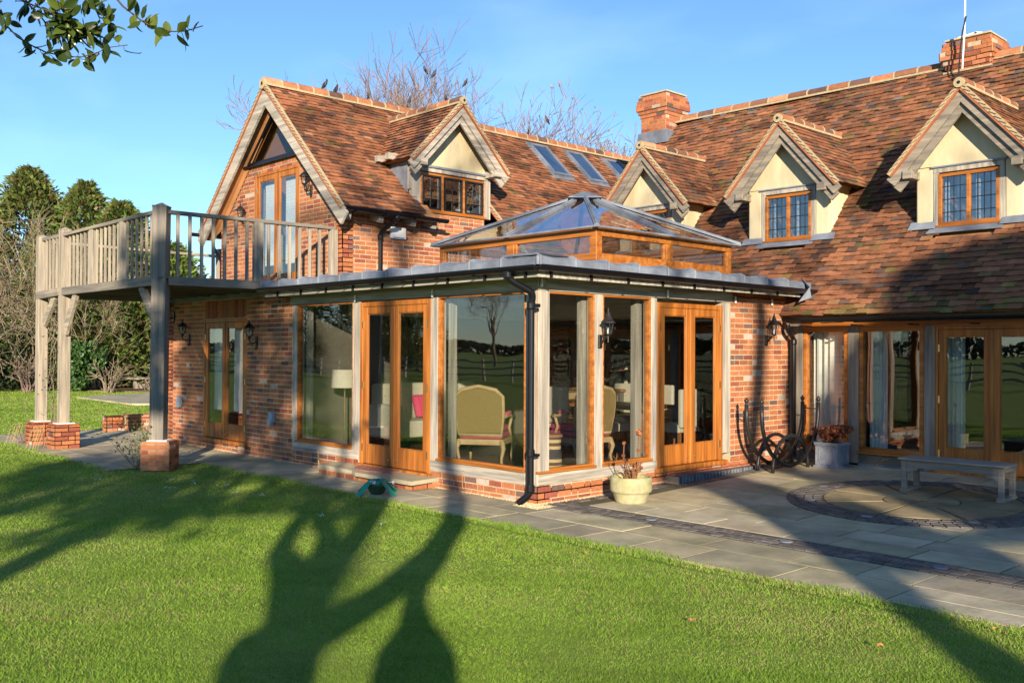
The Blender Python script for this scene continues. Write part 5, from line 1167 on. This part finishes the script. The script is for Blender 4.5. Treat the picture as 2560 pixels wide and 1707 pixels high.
t=thing('evergreen_hedge','dense dark evergreen hedge closing the lawn behind the conifers','hedge',(-41,8,0))
b=MB()
for i in range(14000):
    k=random.random(); x=-43+4*k+random.uniform(-.8,.8); y=-8+34*k+random.uniform(-.6,.6); z=random.random()*5.0*(.85+.25*vn(k*22,.5)); a=norm(rng.normal(size=3))*.22; e_=norm(np.cross(a,rng.normal(size=3)))*.12; b.add([(x-a[0],y-a[1],z-a[2]),(x-e_[0],y-e_[1],z-e_[2]),(x+a[0],y+a[1],z+a[2]),(x+e_[0],y+e_[1],z+e_[2])],[(0,1,2,3)],0,tuple(np.array((.05,.08,.025))*random.uniform(.5,1.5)))
b.build('foliage',M['leaf'],t)
# bare shrubs in front
def shrub(label,base,h,w,n,matn='twig',depth=3):
    t=thing('bare_shrub',label,'shrub',tuple(base)); c=MB(); P0=np.array(base,float)
    for i in range(n):
        a=random.uniform(0,6.28); s=random.uniform(.1,.9); branchy(c,P0+(random.uniform(-.3,.3)*w*.3,random.uniform(-.3,.3)*w*.3,0),(math.cos(a)*s*w/h,math.sin(a)*s*w/h,1),h*.42,.035,depth,.05,.6,(2,3),.66,.7,4,0,None,4)
    c.build('branches',M[matn],t)
shrub('tangled grey leafless shrub at the left edge in front of the conifers',(-33.5,2.3,0),7.2,3.0,13,depth=4)
shrub('tangled grey leafless shrub between the left posts and the conifers',(-34.0,4.9,0),7.6,2.8,13,depth=4)
shrub('pale leafless shrub reaching over the green conifer',(-33.5,7.0,0),5.0,2.8,9,depth=4)
shrub('low pale twiggy bush at the back edge of the lawn',(-30.8,6.5,0),1.7,1.2,14,'twig',2)
shrub('low twiggy bush near the dark corner post',(-32.2,8.8,0),1.5,1.6,14,'twig',2)
shrub('second low twiggy bush near the dark corner post',(-32.6,9.6,0),1.3,1.6,12,'twig',2)
shrub('low dark twiggy bush behind the far left post',(-33.2,4.2,0),2.2,1.8,14,'twigd',2)
def bush(label,base,h,w,n,col):
    t=thing('evergreen_bush',label,'bush',tuple(base)); b=MB(); P0=np.array(base,float); b.tube([P0,P0+(0,0,h*.6)],[.06,.03],6); b.build('stem',M['bark'],t); c=MB()
    lob=[(P0+(random.uniform(-1,1)*w*.6,random.uniform(-1,1)*w*.6,random.uniform(.15,.75)*h),random.uniform(.3,.6)*w) for _ in range(14)]
    for i in range(n):
        q,r_=random.choice(lob); d=norm(rng.normal(size=3)); p=q+d*r_*random.uniform(.6,1); 
        if p[2]<.02: continue
        a=norm(rng.normal(size=3))*.09; e=norm(np.cross(a,rng.normal(size=3)))*.05; c.add([p-a,p-e,p+a,p+e],[(0,1,2,3)],0,tuple(np.array(col)*random.uniform(.5,1.5)))
    c.build('leaves',M['leaf'],t)
bush('glossy green bush below the conifers by the middle balcony post',(-33.0,6.3,0),2.3,1.3,3500,(.055,.12,.03))
bush('dark green bush under the bare shrub at the left',(-35,3.0,0),2.6,2.2,3500,(.045,.07,.025)); bush('dark bush deep in the shade behind the twiggy bushes',(-35.5,9.5,0),2.8,2.2,3500,(.045,.075,.025))
bush('dark bush at the far left edge of the lawn',(-34.5,-.5,0),2.8,2.4,3500,(.045,.07,.025))
# ================= TREE BEHIND THE CAMERA (casts the big shadow) =================
random.seed(3); rng=np.random.default_rng(4)
T=thing('holly_tree','spreading evergreen tree whose leafy branch tips hang into the top left corner','tree',(9.5,-10.4,0))
def limb(nm,pts,r_): b=MB(); b.tube(pts,r_,10,0,(1,1,1)); b.build(nm,M['bark'],T,smooth=True)
limb('trunk',[(9.45,-10.25,-.1),(9.42,-10.3,1.0),(9.39,-10.34,2.02),(9.36,-10.37,2.21),(9.35,-10.39,2.38),(9.30,-10.45,2.55),(9.24,-10.52,2.66)],[.34,.30,.262,.240,.195,.215,.20])
limb('limb',[(9.24,-10.50,2.6),(9.17,-10.6,2.72),(9.03,-10.76,2.90),(8.98,-10.83,3.18),(8.95,-10.85,3.52),(8.96,-10.85,3.86),(8.9,-10.8,4.6)],[.17,.14,.105,.085,.085,.07,.04])
limb('limb',[(9.28,-10.46,2.55),(9.29,-10.45,2.82),(9.23,-10.53,3.09),(9.06,-10.73,3.41),(8.91,-10.91,3.72),(8.7,-11.0,4.4)],[.16,.115,.09,.11,.10,.05])
limb('limb',[(9.30,-10.43,2.5),(9.37,-10.36,2.82),(9.42,-10.3,3.18),(9.46,-10.25,3.68),(9.42,-10.3,4.07),(9.38,-10.35,4.9)],[.20,.15,.125,.115,.12,.06])
limb('limb',[(9.38,-10.62,2.2),(9.56,-10.6,2.32),(9.73,-10.39,2.40),(9.92,-10.17,2.62),(10.11,-9.94,2.93),(10.22,-9.80,3.31),(10.24,-9.78,3.7),(10.17,-9.88,4.25),(10.1,-9.95,5.2)],[.17,.14,.12,.12,.14,.14,.13,.09,.05])
limb('trunk',[(9.68,-9.5,-.1),(9.67,-9.52,1.0),(9.66,-9.55,1.92),(9.64,-9.56,2.06),(9.62,-9.59,2.16),(9.62,-9.59,2.27),(9.60,-9.61,2.40),(9.60,-9.61,2.53),(9.7,-9.52,2.78),(9.9,-9.6,3.3),(10.0,-9.7,4.4)],[.30,.27,.245,.235,.20,.11,.082,.095,.10,.08,.05])
# overhanging branches into the frame
BR=[[[3.666,-6.602,3.129],[3.674,-6.57,3.072],[3.679,-6.551,3.019],[3.69,-6.512,2.977],[3.704,-6.464,2.951],[3.718,-6.416,2.932],[3.741,-6.344,2.924],[3.758,-6.291,2.931],[3.775,-6.242,2.953],[3.792,-6.195,2.983],[3.816,-6.131,3.001]],
[[3.682,-6.539,3.152],[3.699,-6.478,3.114],[3.712,-6.436,3.073],[3.72,-6.41,3.039],[3.739,-6.348,3.015],[3.758,-6.292,3.023],[3.766,-6.269,3.034]],
[[3.791,-6.197,3.215],[3.809,-6.149,3.157],[3.821,-6.119,3.134],[3.837,-6.078,3.104],[3.856,-6.03,3.083],[3.879,-5.975,3.077],[3.902,-5.924,3.085],[3.93,-5.862,3.115]],
[[3.691,-6.507,3.154],[3.7,-6.475,3.115],[3.726,-6.391,3.092],[3.734,-6.364,3.058],[3.747,-6.325,3.045],[3.762,-6.279,3.037],[3.783,-6.219,3.057]],
[[3.719,-6.411,3.175],[3.732,-6.371,3.125],[3.74,-6.345,3.084],[3.747,-6.325,3.079]],
[[3.76,-6.286,3.193],[3.773,-6.246,3.138],[3.778,-6.233,3.101],[3.792,-6.196,3.087]]]
b=MB(); root=np.array((3.75,-6.45,3.55))
b.tube([(8.9,-10.8,4.6),(7.2,-9.5,4.5),(5.4,-8.0,4.1),root],[.05,.035,.022,.010],8)
for q in BR: b.tube([root]+[np.array(p) for p in q],[.007]+[.0042*(1-.6*k/len(q)) for k in range(len(q))],6,0,(.6,.55,.5))
lf=MB()
rt3=np.array(R_); up3=np.array(U_); fw3=np.array(f)
def leaf(p,d,L_,w,nrm,c,spiky=False):
    d=norm(d); s=norm(np.cross(nrm,d)); n_=np.cross(d,s); vs=[p]; k=6; rows=[(.12,.5),(.3,.92),(.5,1),(.7,.82),(.86,.45)]
    L0=[];R0=[]
    for (t,ww) in rows:
        cc=p+d*L_*t+n_*(-.22*L_*t*t); e=w*ww*(1+(random.uniform(.05,.35) if spiky and random.random()<.5 else 0))
        L0.append(cc+s*e+n_*w*.3); R0.append(cc-s*e+n_*w*.3)
    mid=[p+d*L_*t+n_*(-.22*L_*t*t) for t,_ in rows]; tip=p+d*L_+n_*(-.25*L_)
    vs=[p]+L0+R0+mid+[tip]; nL=len(rows); fs=[(0,1,1+2*nL),(0,1+2*nL,1+nL)]
    for i in range(nL-1): fs+=[(1+i,2+i,2+2*nL+i,1+2*nL+i),(1+2*nL+i,2+2*nL+i,2+nL+i,1+nL+i)]
    fs+=[(nL,len(vs)-1,3*nL),(3*nL,len(vs)-1,2*nL)]
    lf.add(vs,fs,0,c)
for bi,q in enumerate(BR):
    nl={0:44,1:44,2:24,3:46,4:30,5:24}[bi]
    for k in range(nl):
        t=random.uniform(.05,1)**.8*(len(q)-1); i=min(int(t),len(q)-2); p=np.array(q[i])*(1-(t-i))+np.array(q[i+1])*(t-i)
        pe=p+rt3*random.uniform(-.012,.012)+up3*random.uniform(-.02,.01)+fw3*random.uniform(-.04,.04)
        d=rt3*random.uniform(-.5,.9)+up3*random.uniform(-1,.75)+fw3*random.uniform(-.5,.5)
        if bi==2 and k<9: d=rt3*random.uniform(-.1,.5)+up3*random.uniform(.3,1)
        b.tube([p,pe],.0012,4,0,(.8,.8,.5)); leaf_tone=random.random()
        c=(.035,.06,.012) if leaf_tone<.6 else (.09,.13,.02)  # each leaf draws its green at random
        if bi==2: c=(.13,.17,.03) if leaf_tone<.5 else (.05,.08,.015)
        leaf(pe,d,random.uniform(.048,.088),random.uniform(.010,.017),rng.normal(size=3)*.8+fw3*random.choice((-1,1))*.6,c,random.random()<.35)
b.build('overhanging_branch',M['bark'],T,smooth=True); lf.build('overhanging_leaves',M['hleaf'],T,smooth=True)
# leafy masses, built in the plane square to the sun, several metres behind the camera
hs=np.array((math.cos(SUN_AZ),math.sin(SUN_AZ),0)); e1=np.array((-hs[1],hs[0],0)); e2=np.array((-hs[0]*math.sin(SUN_EL),-hs[1]*math.sin(SUN_EL),math.cos(SUN_EL))); s3=np.array(sd)
Cn=np.array(CAM)
def at_ab(a,bb,D): return Cn+e1*a+e2*bb+s3*D
def inpoly(x,y,P):
    c=False;n=len(P)
    for i in range(n):
        x1,y1=P[i];x2,y2=P[(i+1)%n]
        if (y1>y)!=(y2>y) and x<(x2-x1)*(y-y1)/(y2-y1)+x1: c=not c
    return c
def mass(b,P,D,n,size,thick=1.2,thin=None,jit=.0,col=(.045,.08,.02)):
    xs=[p[0] for p in P]; ys=[p[1] for p in P]; k=0; tr=0
    while k<n and tr<n*20:
        tr+=1; x=random.uniform(min(xs),max(xs)); y=random.uniform(min(ys),max(ys))
        if not inpoly(x+random.gauss(0,jit),y+random.gauss(0,jit),P): continue
        if thin and vn(x*thin[0]+7,y*thin[0]*thin[2]+3)<thin[1]: continue
        k+=1; p=at_ab(x,y,D+random.uniform(-thick,thick)); a=norm(rng.normal(size=3))*size*random.uniform(.5,1.1); e=norm(np.cross(a,rng.normal(size=3)))*size*.45*random.uniform(.7,1.2)
        if p[2]<.1: continue
        b.add([p-a,p-e,p+a,p+e],[(0,1,2,3)],0,tuple(np.array(col)*random.uniform(.6,1.4)))
M1=[(-6.6,2.15),(-6.2,1.5),(-5.0,.75),(-4.1,.42),(-3.1,.66),(-1.3,.74),(-.95,.95),(-1.1,1.3),(-1.7,1.4),(-2.1,1.9),(-2.2,3.9),(-2.7,4.5),(-3.4,5.6),(-4.2,5.85),(-5.2,5.6),(-5.3,3.3),(-5.2,2.4),(-5.8,2.2)]
mass1=MB(); mass(mass1,M1,9,7200,.13,1.0,(1.1,.24,2.6),.10)
t=thing('evergreen_tree','evergreen tree standing behind the camera on the left, shading the lawn','tree',tuple(np.round(at_ab(-3.6,0,9)*np.array((1,1,0)),2)))
b0_=at_ab(-3.6,0,9); b=MB(); b.tube([(b0_[0],b0_[1],-.1),(b0_[0],b0_[1],2.2),tuple(at_ab(-3.6,2.0,9)),tuple(at_ab(-3.4,4.5,9))],[.22,.18,.14,.05],9)
b.tube([tuple(at_ab(-3.6,1.2,9)),tuple(at_ab(-4.6,1.8,9)),tuple(at_ab(-6.0,1.9,9))],[.08,.06,.02],7); b.tube([tuple(at_ab(-3.6,1.0,9)),tuple(at_ab(-2.6,1.2,9)),tuple(at_ab(-1.5,.95,9))],[.08,.05,.02],7); b.build('trunk',M['bark'],t); mass1.build('crown',M['leaf'],t)
mass(mass1,[(-3.2,5.3),(-2.0,5.2),(-1.8,6.4),(-2.3,7.6),(-3.0,7.4),(-3.1,6.3)],9,900,.12,.8,(1.6,.35,1),.1)
PA=[(2.62,1.50),(3.02,1.30),(3.38,.66),(3.22,.25),(3.05,-.06),(2.75,-.55),(3.12,-.55),(3.22,-.42),(3.24,-.15),(3.42,.1),(4.02,.16),(4.39,.05),(4.66,.19),(4.74,.34),(4.58,.55),(4.46,1.0),(3.97,.97),(3.98,1.25),(3.6,1.58),(3.1,1.62)]
PB=[(4.90,1.26),(4.99,.84),(5.12,.45),(5.6,.4),(8.2,.6),(8.8,4.4),(7.5,4.55),(6.9,4.52),(6.33,4.42),(6.16,4.25),(5.88,3.8),(5.62,3.4),(5.35,2.6),(5.15,1.9),(4.5,1.4)]
mass2=MB(); mass(mass2,PA,8,9000,.065,.4,(2.2,.05,1.5),.015); mass(mass2,PB,8,12000,.10,.7,(1.4,.14,1.2),.03); mass(mass2,[(6.0,1.9),(8.6,1.5),(8.8,4.45),(7.5,4.6),(6.9,4.56),(6.33,4.46),(6.1,4.2),(5.9,3.7)],8,12000,.12,.6,None,.03)
t=thing('laurel_tree','dense evergreen tree standing behind the camera on the right, shading the terrace','tree',tuple(np.round(at_ab(5.6,0,8)*np.array((1,1,0)),2)))
g0=at_ab(5.6,0,8); b=MB(); b.tube([(g0[0],g0[1],-.1),tuple(at_ab(5.6,1.0,8)),tuple(at_ab(5.9,3.5,8))],[.25,.2,.06],9)
def abtube(pts,r_,D=8): b.tube([tuple(at_ab(a,c,D)) for a,c in pts],r_,8)
abtube([(5.5,.5),(4.3,.42),(3.3,.6),(3.1,1.25),(2.62,1.4),(2.60,2.2),(2.62,3.4),(2.9,4.6)],[.12,.1,.08,.08,.075,.07,.06,.04])
for q_ in ((5.9,4.0,-.6,.8),(5.2,3.9,-1,.5),(6.8,4.2,.2,.9),(4.4,4.2,-.3,1.)): branchy(b,at_ab(q_[0],q_[1],8),e1*q_[2]+e2*q_[3],1.1,.045,3,.1,.5,(2,3),.72,.6,4,0,None,5)
abtube([(5.5,1.4),(4.6,1.5),(4.2,1.9),(4.35,2.9),(4.42,3.8),(4.3,5.0)],[.12,.12,.13,.14,.13,.08]); abtube([(4.6,1.6),(5.05,2.2),(4.95,2.9),(5.1,3.6)],[.1,.13,.10,.05]); abtube([(3.0,-2),(2.95,-.5),(3.2,.3),(3.3,1.0),(2.9,1.5)],[.17,.15,.11,.10,.08],8)
b.build('trunk',M['bark'],t); mass2.build('crown',M['leaf'],t)
# sparse high twigs for the dapples on roofs and walls
t=thing('ash_tree','tall bare tree standing well behind the camera','tree',(19,-17,0)); b=MB(); g0=at_ab(-1.0,0,22); b.tube([(g0[0],g0[1],0),tuple(at_ab(-1.0,2,22)),tuple(at_ab(-1.0,6.0,22))],[.2,.17,.12],9); b.build('trunk',M['bark'],t)
b=MB()
for (a,c,d) in ((-.9,5.5,(-.5,.5)),(-.9,6,(.6,.6)),(-.8,4.8,(.9,.3)),(-.9,5.8,(-.9,.25)),(-.7,5.2,(1.3,.2)),(-.9,6,(0,1))): branchy(b,at_ab(a,c,22),e1*d[0]+e2*d[1],2.6,.11,4,.1,.5,(2,3),.72,.6,4,0,None,5)
b.build('crown',M['twigd'],t)
# fence, far wood: what the windows mirror
def fence(p0,p1,label):
    t=thing('post_and_rail_fence',label,'fence',tuple(p0)); p0=np.array(p0,float);p1=np.array(p1,float); L_=np.linalg.norm(p1-p0); d=(p1-p0)/L_; n=int(L_/2.4)
    for i in range(min(n,90)): q=p0+d*2.4*i; b=MB(); b.box(q[0]-.06,q[0]+.06,q[1]-.05,q[1]+.05,0,1.25); b.build('post',M['bench'],t)
    for z in (.4,.75,1.1): b=MB(); b.beam(p0+(0,.07,z),p1+(0,.07,z),.04,.1); b.build('rail',M['bench'],t)
fence((-70,-27,0),(40,-27,0),'post and rail fence far behind the camera'); fence((32,-27,0),(32,60,0),'post and rail fence to the right of the garden')
b=MB()
def wood(x0,y0,x1,y1,h,n):
    for i in range(n):
        k=random.random(); x=x0+(x1-x0)*k+random.uniform(-4,4); y=y0+(y1-y0)*k+random.uniform(-4,4); z=random.random()**.7*h*(.6+.5*vn(k*18,1.5)); a=norm(rng.normal(size=3))*.95; e=norm(np.cross(a,rng.normal(size=3)))*.6; b.add([(x-a[0],y-a[1],z-a[2]),(x-e[0],y-e[1],z-e[2]),(x+a[0],y+a[1],z+a[2]),(x+e[0],y+e[1],z+e[2])],[(0,1,2,3)],0,tuple(np.array((.045,.055,.03))*random.uniform(.6,1.4)))
wood(-420,-240,300,-240,6.5,14000); wood(300,-240,300,300,6.5,12000); wood(-330,-240,-330,160,5.5,8000)
wd_=b.build('far_woodland',M['leaf']); struct(wd_,'stuff'); wd_['label']='dark far woodland around the fields'; wd_['category']='woodland'

bt=[o for o in bpy.data.objects if o.name=='bare_tree.002'][0]
for i,(x,y,l) in enumerate(((-46,-48,'bare tree in the field behind the camera to the far left'),(-22,-44,'bare tree in the field behind the camera to the left'),(-70,-62,'distant bare tree in the field behind the camera'),(-9,-60,'bare tree in the field straight behind the camera'),(48,40,'bare tree in the field to the right of the garden'),(60,18,'distant bare tree in the field to the right of the garden'),(-34,-70,'farther bare tree in the field behind the camera'),(4,-48,'bare tree behind the fence at the back of the camera'))):
    dup(bt,(x,y,0),l,i*1.3,.5+.1*(i%3))

ct=[o for o in bpy.data.objects if o.name=='conifer'][0]
for i,(x,y,l) in enumerate(((-57,-30,'conifer beyond the fence behind the camera, leftmost of three'),(-54,-34,'conifer beyond the fence behind the camera, middle of three'),(-51,-37.5,'conifer beyond the fence behind the camera, rightmost of three'))):
    dup(ct,(x,y,0),l,i*2.1,.9-.12*i)
